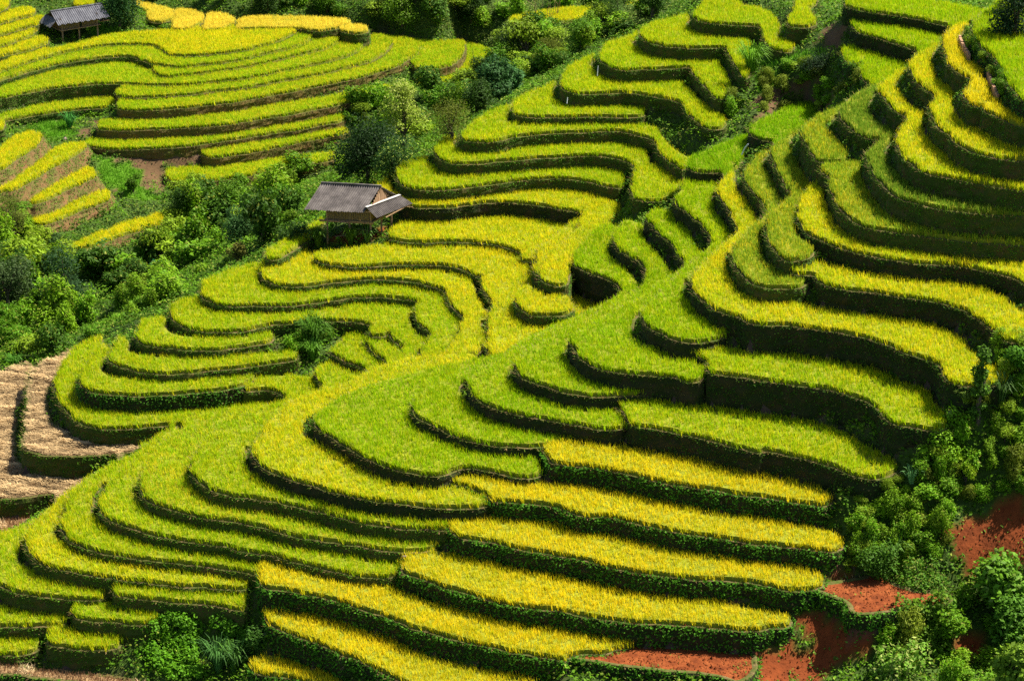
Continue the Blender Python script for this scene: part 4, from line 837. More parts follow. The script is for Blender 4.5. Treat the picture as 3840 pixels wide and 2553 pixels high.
def tree(at, h, r, col, label, seed, n=4200, leaf=.09, lobes=12, name='tree', aspect=.5, base=.38, shell=.5, alt=None, altshare=0, cat='tree', thin=1.0, dz=0):
    rng = np.random.default_rng(seed)
    L = rand_lobes(rng, r, h, lobes, base)
    L = [(a, b, c, d * thin, e * thin, f * thin) for a, b, c, d, e, f in L]
    o = make_plant(name, label, cat, None, L, n, leaf, col, h * .8, .05 + .022 * h, seed + 1, 'trunk' if name == 'tree' else 'stem', 'crown' if name == 'tree' else 'foliage', aspect=aspect, shell=shell, alt=alt, altshare=altshare)
    x, y, z = hit(at); o.location = (x, y, z - .05 + dz); return o

DG, MG, LG, PG, OG = (.035, .085, .006), (.08, .18, .006), (.14, .28, .006), (.21, .29, .02), (.13, .16, .012)
tree('B0 1270,1290', 6.4, 2.3, PG, 'airy tree with pale yellow green leaves standing before the far hillside', 301, 5200, .09, 16, thin=.8, shell=.2, alt=(.34, .38, .08), altshare=.3)
tree('B0 960,1560', 5.6, 3.1, (.018, .05, .006), 'large dark tree at the left of the pale leafy tree', 303, 11000, .09, 20, base=.12)
tree('B0 1180,1500', 3.8, 2.1, (.03, .08, .008), 'dark bushy tree with a pale leafy spray between the dark tree and the rice', 305, 5200, .08, 13, alt=(.33, .42, .06), altshare=.1, base=.15)
tree('B0 1660,1210', 3.3, 1.7, OG, 'olive feathery bush right of the pale leafy tree', 307, 3800, .08, 12, aspect=.25, base=.25, name='bushy_shrub', cat='shrub')
tree('B0 1880,1010', 3.8, 1.6, DG, 'dark tree squeezed against the middle spur outline', 309, 5200, .085, 12, base=.25)
tree('B0 2060,880', 4.0, 1.7, (.035, .10, .02), 'dark glossy tree above the middle spur outline', 311, 4200, .12, 12, base=.28)
tree('B0 1900,720', 2.9, .9, DG, 'small pointed dark tree by the end of the far hillside', 313, 2400, .07, 9, aspect=.3)
tree('C0 40,800', 2.2, 1.2, (.05, .15, .03), 'low bush of big drooping leaves beside the middle spur', 315, 1300, .17, 9, name='bushy_shrub', cat='shrub', base=.3)
tree('B0 2230,520', 3.4, 1.7, (.06, .11, .02), 'rounded dark bush in the upper gully', 317, 4600, .08, 12, name='bushy_shrub', cat='shrub', base=.25)
tree('C0 330,560', 3.0, 1.5, OG, 'olive bush below the bare twigs in the upper gully', 319, 3600, .08, 11, aspect=.28, name='bushy_shrub', cat='shrub', base=.25)
tree('C0 620,420', 3.0, 1.6, MG, 'broad green bush against the upper middle spur', 321, 4200, .08, 12, name='bushy_shrub', cat='shrub', base=.25)
tree('C0 950,230', 3.4, 1.6, (.09, .17, .025), 'feathery light green tree before the distant yellow patch', 323, 3800, .08, 12, aspect=.25, thin=.85)
tree('C0 1230,190', 3.4, 1.6, DG, 'dark bush at the top beside the first middle spur terraces', 325, 4400, .08, 12, name='bushy_shrub', cat='shrub', base=.25)
tree('B0 1830,200', 3.0, 1.5, DG, 'dark round bush alone in the pale scrub at the top', 327, 3600, .085, 10, base=.25, name='bushy_shrub', cat='shrub')
tree('B0 1250,230', 3.6, 2.0, LG, 'bright green bush beyond the ripe corner patch', 329, 5000, .085, 14, name='bushy_shrub', cat='shrub', base=.25, alt=(.2, .3, .05), altshare=.2)
tree('B0 620,110', 3.2, 1.8, MG, 'green bush behind the long pale ripe strip', 331, 4400, .09, 12, name='bushy_shrub', cat='shrub', base=.2)
tree('B0 120,105', 3.4, 2.0, DG, 'dark bush at the top edge behind the long ripe strip', 333, 4400, .09, 12, name='bushy_shrub', cat='shrub', base=.2)
tree('A0 1010,245', 4.8, 2.4, (.022, .075, .012), 'dark tree right beside the far hut', 335, 7200, .12, 16, aspect=.35, base=.22)
tree('A1 120,620', 3.9, 1.7, (.13, .15, .02), 'thin feathery olive tree at the left edge over the sloping strips', 337, 2600, .07, 14, aspect=.25, thin=.85, shell=.1, base=.3)
tree('A1 560,1220', 5.2, 2.2, (.03, .08, .018), 'tall dark tree in the middle of the left thicket', 339, 7000, .085, 16, base=.22)
tree('A1 70,1230', 4.4, 2.0, (.07, .12, .03), 'grey green tree at the left edge of the thicket', 341, 5200, .085, 14, base=.28)
tree('A1 480,760', 2.4, .8, (.06, .12, .02), 'slender young tree just left of the lowest yellow strip', 343, 1700, .07, 8)
tree('A1 1120,220', 1.7, .75, MG, 'small bush in the bright grass below the brown earth', 345, 1600, .075, 7, name='bushy_shrub', cat='shrub', base=.25)
tree('A1 1320,960', 1.5, .9, (.04, .15, .05), 'bush with very large blue green leaves in the thicket', 347, 420, .2, 6, name='bushy_shrub', cat='shrub', base=.3, aspect=.8)
tree('A1 1560,420', 3.0, 1.8, DG, 'dark bushy tree in the thicket right of the yellow sloping strips', 349, 5200, .085, 13, base=.22)
tree('A1 2050,640', 3.2, 1.9, (.04, .10, .02), 'large green bush left of the near hut', 351, 5400, .085, 13, base=.22)
tree('A1 1900,420', 3.0, 1.7, MG, 'bright topped bush under the lowest far hillside strip', 353, 4600, .085, 12, base=.22, name='bushy_shrub', cat='shrub', alt=(.16, .28, .02), altshare=.2)
tree('A1 2000,830', 1.7, .8, (.20, .20, .03), 'yellowish bush against the middle spur outline', 355, 1500, .08, 7, base=.25, name='bushy_shrub', cat='shrub')
tree('B1 330,640', 2.8, 1.5, DG, 'dark bush tight against the left eaves of the near hut', 356, 4200, .085, 11, base=.22, name='bushy_shrub', cat='shrub', dz=-1.2)
tree('D2 1850,770', 4.7, .62, (.06, .13, .012), 'slender tree wrapped in climbing vine at the end of the yellow terrace', 357, 3400, .075, 22, base=.08, alt=(.16, .34, .02), altshare=.3)
tree('D3 1150,1600', 2.0, 1.6, (.14, .28, .02), 'pale leafed bush at the bottom edge on the right', 361, 2600, .12, 12, name='bushy_shrub', cat='shrub', base=.12, alt=(.30, .36, .08), altshare=.3)
tree('D3 2010,960', 3.0, 1.6, (.11, .24, .012), 'tall bush with broad pointed leaves above the red earth', 363, 2300, .15, 12, name='bushy_shrub', cat='shrub', base=.15, aspect=.65, alt=(.2, .3, .05), altshare=.15)
tree('D3 2150,1200', 2.4, 1.6, (.07, .17, .01), 'dark leafy bush at the right edge near the bottom', 365, 3400, .12, 12, name='bushy_shrub', cat='shrub', base=.12)
tree('D3 2160,1640', 2.3, 1.2, (.19, .32, .02), 'bright yellow green bush in the bottom right corner', 367, 1300, .13, 9, name='bushy_shrub', cat='shrub', base=.15, aspect=.7)
tree('D3 950,640', 1.7, 1.4, (.07, .17, .01), 'rounded dark green mound beside the second lowest golden field end', 369, 4600, .075, 12, name='bushy_shrub', cat='shrub', base=.12)
tree('D3 1380,800', 1.6, 1.4, (.08, .19, .01), 'green mound spilling down to the red earth on its right', 371, 4400, .08, 12, name='bushy_shrub', cat='shrub', base=.12, alt=(.18, .22, .03), altshare=.2)
tree('D2 2180,420', 2.4, 1.1, (.08, .21, .01), 'leafy bush at the right edge beside the vine-covered tree', 373, 3200, .09, 10, name='bushy_shrub', cat='shrub', base=.12)
tree('D2 1500,1080', 1.5, 1.2, LG, 'bright bush beside the half shaded lime terrace end', 375, 2600, .07, 9, name='bushy_shrub', cat='shrub', base=.12)
tree('D0 2160,330', 3.6, 1.7, (.02, .055, .012), 'dark bush casting shade on the top right green terrace', 377, 5200, .085, 13, name='bushy_shrub', cat='shrub', base=.15)
tree('D0 2210,120', 3.8, 1.6, (.03, .08, .012), 'dark bush in the very top right corner', 379, 4200, .085, 11, name='bushy_shrub', cat='shrub', base=.15)
def blanket(reg, n, label, col, seed, leaf=.075, thick=.4, name='creeper_mound', cat='creeper', leaves=4200, alt=None, altshare=0):
    """creeper leaves lying over the slope in low cushions"""
    rng = np.random.default_rng(seed); R = pts(reg); lo, hi = R.min(0), R.max(0); P = []
    while len(P) < n:
        m = rng.uniform(lo, hi)
        if inside(m[None], R)[0]: P.append(hit(m))
    P = np.array(P); o = P.mean(0); root = empty(name, tuple(o), label, cat)
    lobes = [(p[0] - o[0], p[1] - o[1], p[2] - o[2] + thick * .2, rng.uniform(.35, .7), rng.uniform(.35, .7), thick * rng.uniform(.5, 1.2)) for p in P]
    V, F, c = crown(lobes, leaves, leaf, col, rng=rng, aspect=.75, shell=.75, alt=alt, altshare=altshare)
    mesh_np('foliage', V, [F], M_LEAF, root, c, world=False)
    st = [tube([(l[0], l[1], l[2] - .5), (l[0] * .9, l[1] * .9, l[2] + .02)], [.02, .01], 4) for l in lobes[:12]]
    V, F = join(st); mesh_np('stem', V, [F], M_BARK, root, world=False)
CG = (.085, .22, .006)
blanket('A3 1300,1060 1450,1010 1620,1060 1680,1180 1600,1240 1350,1230 1270,1150', 16, 'upper mound of bright creeper leaves below the short rice strips', CG, 381)
blanket('A3 1080,1290 1300,1240 1620,1230 1730,1300 1700,1480 1600,1560 1400,1500 1150,1420', 30, 'broad lower mound of bright creeper leaves near the bottom left', CG, 383, leaves=7500)
blanket('A3 1830,1100 1960,1060 2090,1110 2110,1200 2000,1300 1880,1240', 14, 'creeper mound right of the dark gap under the long strip', (.07, .19, .006), 385, leaves=3200)
blanket('D3 1080,1000 1300,960 1600,980 1650,1200 1640,1380 1400,1330 1150,1250', 26, 'big mound of heart shaped creeper leaves on the red earth', (.10, .20, .008), 359, leaf=.085, thick=.7, leaves=6500)
tree('B3 30,1300', 1.3, .9, (.06, .15, .015), 'weedy bush at the left ends of the lowest golden fields', 387, 2200, .075, 8, name='bushy_shrub', cat='shrub', base=.12)
tree('D0 480,640', 1.3, 1.5, (.02, .05, .012), 'black green ferny bush in the hollow head thicket', 389, 3600, .075, 10, name='bushy_shrub', cat='shrub', base=.12, aspect=.25)
tree('C0 1900,900', 1.0, .9, (.10, .19, .02), 'low light green bush where the terrace tips meet the brown thicket', 391, 1700, .075, 8, name='bushy_shrub', cat='shrub', base=.15)

def grass_clump(at, h, n, label, col, seed, spread=.35):
    rng = np.random.default_rng(seed); Vs = []; Fs = []; cs = []
    for k in range(n):
        a = rng.uniform(0, 6.28); L = h * rng.uniform(.6, 1.1); out = rng.uniform(.15, .75) * L
        b = np.array([math.cos(a), math.sin(a), 0]); w = np.array([-b[1], b[0], 0]) * .028
        p0 = b * rng.uniform(0, spread * .5)
        pp = [p0, p0 + b * out * .25 + np.array([0, 0, L * .55]), p0 + b * out * .6 + np.array([0, 0, L * .86]), p0 + b * out + np.array([0, 0, L * (.95 - .35 * rng.random())])]
        ww = [1, 1.1, .8, .1]; o = len(Vs)
        for p, q in zip(pp, ww): Vs += [p - w * q, p + w * q]
        for i in range(3): Fs.append((o + 2 * i, o + 2 * i + 1, o + 2 * i + 3, o + 2 * i + 2))
        c = np.array(col) * rng.uniform(.7, 1.35); cs += [c] * 8
    x, y, z = hit(at) if isinstance(at, str) else at
    root = empty('grass_clump', (x, y, z), label, 'tall grass')
    mesh_np('blades', np.array(Vs), [np.array(Fs)], M_LEAF, root, np.array(cs), world=False)
GC = (.09, .18, .012)
grass_clump('B1 545,700', 1.45, 190, 'arching tall grass clump left below the near hut', GC, 1)
grass_clump('B1 820,670', 1.35, 150, 'arching tall grass clump in front of the near hut wall', GC, 2)
grass_clump('B1 955,660', 1.15, 45, 'thin grass tuft by the front corner post of the near hut', (.12, .25, .04), 3)
grass_clump('C0 2050,640', 2.3, 240, 'tallest arching grass clump at the top of the hollow', (.11, .24, .012), 4, .5)
grass_clump('B1 520,1500', 1.7, 240, 'big blue green grass clump in the small gully', (.09, .21, .015), 5, .6)
grass_clump('B2 500,240', 1.3, 170, 'lower blue green grass clump at the foot of the small gully', (.09, .21, .015), 6, .5)
grass_clump('D0 820,640', 1.0, 130, 'grass clump beside the green terrace at the hollow head', GC, 7)
grass_clump('A3 1840,1500', 1.9, 150, 'tall grass clump at the bottom edge left of the golden fields', (.08, .20, .04), 8, .4)
grass_clump('A3 1970,1480', 1.6, 120, 'second tall grass clump at the bottom edge left of the golden fields', (.09, .21, .03), 9, .4)
grass_clump('A0 590,1080', 1.5, 120, 'bright grass clump in the green gully of the far hillside', (.07, .25, .04), 10, .4)
grass_clump('D3 1150,560', 1.2, 60, 'spiky grass tuft between the two green mounds', (.14, .28, .04), 11)
grass_clump('D2 1290,1290', .9, 50, 'pale grass tuft beside the third golden field end', (.12, .26, .08), 12)
grass_clump('D2 1750,650', .8, 120, 'pale grass tuft at the foot of the vine-covered tree', (.18, .27, .04), 13)
grass_clump('D2 2040,640', 1.5, 60, 'tall thin grass right of the vine-covered tree', (.08, .16, .03), 14)
grass_clump('A2 120,300', .9, 160, 'fresh green grass above the wide straw terrace', (.09, .24, .02), 15, .7)
grass_clump('B1 1110,40', .9, 60, 'spiky grass on the rim above the near hut roof', (.14, .26, .06), 16)

# ground cover: leaves and grass nobody could count
dx = RNG.uniform(-.5, .5, (2, 10 ** 6))
fm = np.nonzero(free.ravel() & in_view(P3, 200, 130))[0]
def scatter(mask_idx, per_cell):
    ii = np.repeat(mask_idx, per_cell) if isinstance(per_cell, int) else np.repeat(mask_idx, RNG.poisson(per_cell, len(mask_idx)))
    x = gp[ii, 0] + RNG.uniform(-.5, .5, len(ii)) * GS; y = gp[ii, 1] + RNG.uniform(-.5, .5, len(ii)) * GS
    return ii, x, y
isred = np.zeros(len(gp), bool); isbrown = isred.copy(); islawn = isred.copy()
for s in REDS: isred |= region(jit, s)
for s in BROWNS: isbrown |= region(jit, s)
for s in LAWNS: islawn |= region(jit, s)
pale = region(mp, 'O 900,0 1600,-30 1500,60 1290,100 1140,100 1000,80 880,60')
bush = fm[~(isred | isbrown | islawn)[fm]]
gyy, gxx = np.gradient(HT, GS); steep = np.sqrt(1 + gxx ** 2 + gyy ** 2).ravel()
ii, x, y = scatter(bush, np.minimum(steep[bush], 6) * 14.0)
mound = np.clip(snoise(x, y, 1.5, 21) * .5 + .5 + .35 * snoise(x, y, .6, 5), .05, 1.3)
z = ground(x, y) + RNG.random(len(x)) ** .6 * mound * .8
C = np.column_stack([x, y, z])
V, F = leaf_quads(C, .105, up=.7)
tone = snoise(x, y, 3.5, 31)[:, None]
c = np.where(tone > .1, np.array([.10, .22, .006])[None], np.array([.06, .14, .005])[None])
c = np.where((RNG.random(len(x)) < .12)[:, None], np.array([.20, .25, .03])[None], c)
c = np.where((pale[ii] & (RNG.random(len(x)) < .6))[:, None], np.array([.17, .23, .04])[None], c) * RNG.uniform(.65, 1.35, len(x))[:, None]
o = mesh_np('undergrowth', V, [F], M_WEED, None, np.repeat(c, 4, 0))
set_props(o, 'leafy undergrowth covering the unfarmed slopes', kind='stuff')
print('undergrowth', len(x))
ii, x, y = scatter(fm[(isred | isbrown)[fm]], 9.0)
keep = snoise(x, y, 1.1, 12) + .5 * snoise(x, y, .35, 2) + RNG.normal(0, .25, len(x)) > .2; x, y = x[keep], y[keep]
C = np.column_stack([x, y, ground(x, y) + RNG.random(len(x)) * .16]); V, F = leaf_quads(C, .08, up=.8)
c = np.array([.12, .22, .02])[None] * RNG.uniform(.6, 1.4, len(x))[:, None]
o = mesh_np('seedlings', V, [F], M_WEED, None, np.repeat(c, 4, 0)); set_props(o, 'scattered green seedlings on the bare earth', kind='stuff')
ii, x, y = scatter(fm[islawn[fm]], 34.0)
n = len(x); a = RNG.uniform(0, 6.28, n); w = np.column_stack([np.cos(a), np.sin(a), 0 * a]) * .03
b = np.column_stack([x, y, ground(x, y)]); tip = b + np.column_stack([RNG.normal(0, .08, n), RNG.normal(0, .08, n), RNG.uniform(.12, .38, n)])
V = np.stack([b - w, b + w, tip], 1).reshape(-1, 3); c = np.array([.13, .32, .015])[None] * RNG.uniform(.7, 1.3, n)[:, None]
o = mesh_np('grass', V, [np.arange(n * 3).reshape(n, 3)], M_WEED, None, np.repeat(c, 3, 0)); set_props(o, 'short bright grass on the wet ground', kind='stuff')

ii, x, y = scatter(fm[isred[fm]], 9.0)
for t in TERR:
    if t.crop == 'redsoil':
        k = int(abs(area(t.P)) * 30); q = np.column_stack([RNG.uniform(t.lo[0], t.hi[0], k * 3), RNG.uniform(t.lo[1], t.hi[1], k * 3)]); q = q[inside(q, t.P - t.N * .2)][:k]
        x = np.concatenate([x, q[:, 0]]); y = np.concatenate([y, q[:, 1]])
z = np.maximum(ground(x, y), cover(np.column_stack([x, y]))); n = len(x); s = RNG.uniform(.008, .05, n) * np.where(RNG.random(n) < .06, 2, 1)
o6 = np.array([(1, 0, 0), (0, 1, 0), (-1, 0, 0), (0, -1, 0), (0, 0, 1), (0, 0, -1)], float)
V = (np.column_stack([x, y, z + s * .3])[:, None] + o6[None] * s[:, None, None] * RNG.uniform(.6, 1.3, (n, 6, 1))).reshape(-1, 3)
f8 = np.array([(0, 1, 4), (1, 2, 4), (2, 3, 4), (3, 0, 4), (1, 0, 5), (2, 1, 5), (3, 2, 5), (0, 3, 5)])
F = (np.arange(n)[:, None, None] * 6 + f8[None]).reshape(-1, 3)
o = mesh_np('dirt', V, [F], M_SOIL, None); set_props(o, 'loose clods of red earth', kind='stuff')
# weeds creeping over the flat plots
q = []
for t in TERR:
    if t.crop == 'redsoil':
        k = int(abs(area(t.P)) * 70); p = np.column_stack([RNG.uniform(t.lo[0], t.hi[0], k), RNG.uniform(t.lo[1], t.hi[1], k)]); p = p[inside(p, t.P)]
        w = snoise(p[:, 0], p[:, 1], 1.3, 3) + .5 * snoise(p[:, 0], p[:, 1], .4, 8) - .6 * (p[:, 1] > p[:, 1].mean()); p = p[w > .35]
        q.append(np.column_stack([p, t.zs + RNG.random(len(p)) * .18]))
C = np.vstack(q); V, F = leaf_quads(C, .06, up=.8)
c = np.array([.12, .20, .02])[None] * RNG.uniform(.6, 1.4, len(C))[:, None]
o = mesh_np('weeds', V, [F], M_WEED, None, np.repeat(c, 4, 0)); set_props(o, 'low weeds creeping over the bare red plots', kind='stuff')
# ------------------------------------------------------------------ huts and small things
def roofmat(name, cols):
    m = noisemat(name, cols, 1.6, rough=.7, bump=.15, detail=8)
    return m
M_ROOF = roofmat('fibre_cement', [(.06, .052, .048), (.12, .102, .095), (.19, .165, .15)])
M_ROOF2 = roofmat('weathered_sheet', [(.05, .05, .06), (.10, .10, .115), (.15, .15, .165)])
M_CAP = noisemat('ridge_cap', [(.35, .32, .30), (.5, .47, .45)], 4)
M_BAMBOO = noisemat('woven_bamboo', [(.10, .07, .035), (.17, .115, .055), (.24, .165, .08)], 5, stretch=(3, 3, 1), bump=.4)
M_BOARD = noisemat('gable_boards', [(.18, .10, .055), (.30, .18, .10), (.42, .29, .2)], 3, stretch=(5, 5, .6), bump=.3)

class Frame:
    """hut coordinates: a along the ridge, b across, z up"""
    def __init__(s, o, A, B): s.o = np.array(o); s.A = np.array([*A, 0.]); s.B = np.array([*B, 0.])
    def p(s, a, b, z): return s.o + s.A * a + s.B * b + np.array([0, 0, z])
def bar(p, q, w, h=None):
    p = np.array(p); q = np.array(q); d = q - p; L = np.linalg.norm(d); d = d / L
    u = np.cross(d, [0, 0, 1.0]); u = u / np.linalg.norm(u) if np.linalg.norm(u) > .05 else np.array([1.0, 0, 0]); v = np.cross(u, d)
    return box((p + q) / 2, d * L / 2, u * w / 2, v * (h or w) / 2)
def corrugated(p00, p10, p01, p11, pitch=.15, amp=.028, th=.012, ragged=0, rng=None):
    """wavy sheet between two edges: p00-p10 upper, p01-p11 lower"""
    p00, p10, p01, p11 = map(np.array, (p00, p10, p01, p11))
    n = int(np.linalg.norm(p10 - p00) / pitch * 6); nr = np.cross(p10 - p00, p01 - p00); nr /= np.linalg.norm(nr)
    if nr[2] < 0: nr = -nr
    K = 6; V = []
    for s in (1, -1):
        for k in range(K):
            f = k / (K - 1)
            for i in range(n + 1):
                t = i / n; e = (.03 * math.sin(i * .37) + .02 * math.sin(i * 1.3)) * ragged if k == K - 1 else 0
                a = p00 + (p10 - p00) * t; b = p01 + (p11 - p01) * t
                sag = .012 * math.sin(t * 9) * f
                V.append(a + (b - a) * (f + e) + nr * (amp * math.cos(i / 6 * 2 * math.pi) + s * th / 2 + sag + (.012 if f > .5 else 0)))
    m = n + 1; F = []
    for s in (0, 1):
        o = s * K * m
        for k in range(K - 1):
            for i in range(n):
                q = (o + k * m + i, o + (k + 1) * m + i, o + (k + 1) * m + i + 1, o + k * m + i + 1); F.append(q if s == 0 else q[::-1])
    o = K * m
    for i in range(n):
        F.append((i, i + 1, o + i + 1, o + i)); j = (K - 1) * m + i; F.append((j + 1, j, o + j, o + j + 1))
    for k in range(K - 1):
        F.append((k * m, o + k * m, o + (k + 1) * m, (k + 1) * m)); j = k * m + n; F.append((j, j + m, o + j + m, o + j))
    return np.array(V), np.array(F)
def part(name, vf, mat, root):
    v, f = vf if isinstance(vf, tuple) else join(vf)
    return mesh_np(name, v, [f], mat, root)
def planks(fr, a0, b0, a1, b1, z0, z1, n, th=.03, seed=0):
    rng = random.Random(seed); out = []
    for i in range(n):
        t0, t1 = i / n, (i + 1) / n - .012
        A = fr.p(a0 + (a1 - a0) * t0, b0 + (b1 - b0) * t0, z0); B = fr.p(a0 + (a1 - a0) * t1, b0 + (b1 - b0) * t1, z0)
        d = (B - A) / 2; nn = np.cross(d, [0, 0, 1]); nn /= np.linalg.norm(nn); zt = z1(i / n) if callable(z1) else z1
        hh = (zt - z0) / 2
        out.append(box((A + B) / 2 + np.array([0, 0, hh]) + nn * rng.uniform(-.008, .008), d, nn * th / 2, (0, 0, hh)))
    return out

# near hut
g0 = hit('B1 988,640', True)
fr = Frame((g0[0], g0[1], g0[2] + 1.32), (.985, -.17), (.46, .888))
gz = lambda a, b: ground(*fr.p(a, b, 0)[:2]) - fr.o[2]
hut = empty('stilt_hut', (g0[0], g0[1], g0[2]), 'near stilt hut of bamboo and boards with grey corrugated roof and lean-to', 'hut')
for a, b in ((0, 0), (-1.42, .05), (-2.86, 0), (0, 2.6), (-1.42, 2.6), (-2.86, 2.6), (.02, 1.3)):
    p = fr.p(a, b, gz(a, b) - .3); q = fr.p(a, b, .95)
    part('post', tube([p, (p + q) / 2 + np.array([.015, 0, 0]), q], [.07, .062, .058], 8), M_WOOD, hut)
part('floor', [box(fr.p(-1.43, 1.3, -.04), fr.A * 1.6, fr.B * 1.42, (0, 0, .035))] + [bar(fr.p(-3.35, b, -.12), fr.p(.2, b, -.12), .1, .09) for b in (-.02, 1.3, 2.62)], M_WOOD, hut)
part('front_wall', planks(fr, -2.8, -.0, -1.46, -.0, .0, .92, 9, seed=1) + planks(fr, -1.38, 0, -.07, 0, .0, .92, 9, seed=2), M_BAMBOO, hut)
part('back_wall', planks(fr, -2.8, 2.6, -.07, 2.6, .0, .92, 16, seed=3), M_BAMBOO, hut)
part('side_wall', planks(fr, 0.02, .07, .02, 2.55, .0, .95, 16, seed=4), M_BAMBOO, hut)
part('side_wall', planks(fr, -2.86, .07, -2.86, 2.55, .0, .95, 16, seed=6), M_BAMBOO, hut)
gable = lambda a: planks(fr, a, .1, a, 2.5, .96, lambda t: .96 + .92 * (1 - abs(2 * (t + .03) - 1)) , 14, seed=5)
part('gable_boards', gable(.0), M_BOARD, hut); part('gable_boards', gable(-2.84), M_BOARD, hut)
rz = 1.98
rf = part('front_roof', corrugated(fr.p(-3.85, 1.3, rz), fr.p(.05, 1.3, rz), fr.p(-4.05, -.5, .72), fr.p(-.15, -.5, .72), ragged=.3), M_ROOF, hut)
part('back_roof', corrugated(fr.p(-3.85, 1.3, rz), fr.p(.05, 1.3, rz), fr.p(-3.7, 3.15, .72), fr.p(.3, 3.15, .72)), M_ROOF, hut)
part('ridge_cap', tube([fr.p(-3.88, 1.3, rz + .03), fr.p(-2, 1.3, rz + .04), fr.p(.08, 1.3, rz + .03)], [.07, .07, .07], 8), M_ROOF, hut)
lt = part('lean_to_roof', corrugated(fr.p(-.1, -.32, 1.02), fr.p(.42, 2.95, .88), fr.p(.58, -.36, .36), fr.p(1.22, 3.0, .36)), M_ROOF, hut)
c = part('white_edge', bar(fr.p(-.1, -.34, 1.07), fr.p(.42, 2.97, .94), .20, .03), M_CAP, hut)
for b, z in ((1.3, rz - .09), (-.35, .75), (3.0, .75)): part('roof_beam', bar(fr.p(-4.0, b, z), fr.p(.15, b, z), .06), M_WOOD, hut)
part('roof_beam', bar(fr.p(.95, .1, .3), fr.p(1.05, 2.8, .3), .05), M_WOOD, hut)
for q in (bar(fr.p(-3.35, -.12, -.02), fr.p(-1.2, -.22, -.10), .07, .05), bar(fr.p(-.2, 3.0, .1), fr.p(1.2, 3.1, .1), .06)): part('outrigger', q, M_BOARD, hut)
for k, (a0, b0, a1, b1) in enumerate(((-2.6, .5, -.6, .9), (-2.4, .8, -.5, 1.3), (-2.2, 1.6, -.3, 1.5))):      # poles stored on the ground beneath
    p, q = fr.p(a0, b0, gz(a0, b0) + .06), fr.p(a1, b1, gz(a1, b1) + .07)
    o = mesh_np('bamboo_pole', *[(lambda vf: (vf[0], [vf[1]]))(tube([p, q], [.045, .035], 6))][0], M_BOARD, None, smooth=True)
    set_props(o, 'bamboo pole lying under the near hut', 'pole', 'poles stored under the near hut')

# far hut
g1 = hit('A0 530,360', True)
fr = Frame((g1[0], g1[1], g1[2] + 1.2), (.82, .572), (-.572, .82))
hut2 = empty('stilt_hut', (g1[0], g1[1], g1[2]), 'far stilt hut on bare posts with dark corrugated roof beside a dark tree', 'hut')
for a, b in ((0, 0), (1.65, 0), (3.5, 0), (0, 2.3), (1.65, 2.3), (3.5, 2.3)):
    p = fr.p(a, b, gz(a, b) - .3); q = fr.p(a, b, .6)
    part('post', tube([p, (p + q) / 2, q], [.085, .075, .07], 8), M_BOARD, hut2)
part('floor', [box(fr.p(1.75, 1.15, -.05), fr.A * 2.0, fr.B * 1.4, (0, 0, .035)), box(fr.p(4.3, .4, .2), fr.A * .45, fr.B * .5, (0, 0, .02))], M_WOOD, hut2)
part('front_wall', planks(fr, -.05, -.05, 1.55, -.05, 0, .78, 10, seed=7) + planks(fr, 1.95, -.05, 3.5, -.05, 0, .78, 10, seed=8), M_BAMBOO, hut2)
part('back_wall', planks(fr, 0, 2.35, 3.5, 2.35, 0, .8, 16, seed=9), M_BAMBOO, hut2)
part('side_wall', planks(fr, -.08, 0, -.08, 2.3, 0, 1.0, 12, seed=10), M_BAMBOO, hut2)
part('side_wall', planks(fr, 3.55, 0, 3.55, 2.3, 0, 1.0, 12, seed=11), M_BAMBOO, hut2)
part('door', box(fr.p(1.75, .02, .36), fr.A * .17, fr.B * .02, (0, 0, .36)), M_BANK_DARK, hut2)
part('front_roof', corrugated(fr.p(-.5, 1.15, 1.5), fr.p(4.65, 1.15, 1.5), fr.p(-.6, -.5, .58), fr.p(4.6, -.5, .58), pitch=.2, ragged=1), M_ROOF2, hut2)
part('back_roof', corrugated(fr.p(-.5, 1.15, 1.5), fr.p(4.65, 1.15, 1.5), fr.p(-.6, 2.8, .58), fr.p(4.6, 2.8, .58), pitch=.2), M_ROOF2, hut2)
part('lean_to_roof', corrugated(fr.p(-.45, -.1, 1.0), fr.p(-.45, 2.4, 1.0), fr.p(-1.15, -.1, .35), fr.p(-1.15, 2.4, .35), pitch=.2, ragged=2), M_ROOF2, hut2)
part('ridge_cap', tube([fr.p(-.52, 1.15, 1.54), fr.p(4.67, 1.15, 1.54)], [.07, .07], 8), M_ROOF2, hut2)

def stone(at, r, label, seed, sc=(1, .8, .7), on=None):
    rng = np.random.default_rng(seed); V = []; F = []; nu, nv = 12, 8
    for j in range(nv + 1):
        th = math.pi * j / nv
        for i in range(nu):
            ph = 2 * math.pi * i / nu; d = np.array([math.sin(th) * math.cos(ph), math.sin(th) * math.sin(ph), math.cos(th)])
            k = 1 + .22 * math.sin(3 * d[0] + seed) + .14 * math.sin(5 * d[1] + 2 * seed) + .1 * math.sin(7 * d[2] + seed)
            V.append(d * r * k * np.array(sc))
    for j in range(nv):
        for i in range(nu): F.append((j * nu + i, (j + 1) * nu + i, (j + 1) * nu + (i + 1) % nu, j * nu + (i + 1) % nu))
    x, y, z = hit(at) if on is None else (*on_level(pts(at), on)[0], on)
    o = mesh_np('boulder', np.array(V), [np.array(F)], M_ROCK, None, smooth=True); o.location = (x, y, z + r * .25)
    set_props(o, label, 'rock')
stone('D3 570,1075', .22, 'pale flat boulder in the shade of the curved hedge bank', 3, on=1.25)
stone('D2 1660,710', .30, 'pinkish boulder at the end of the lime terrace', 4, on=9.4)
stone('B3 1270,530', .12, 'small rounded stone at the end of a near spur terrace', 5, (1, 1, .9), on=2.5)
stone('D3 600,120', .2, 'small grey stone in the weeds right of a golden field', 6)
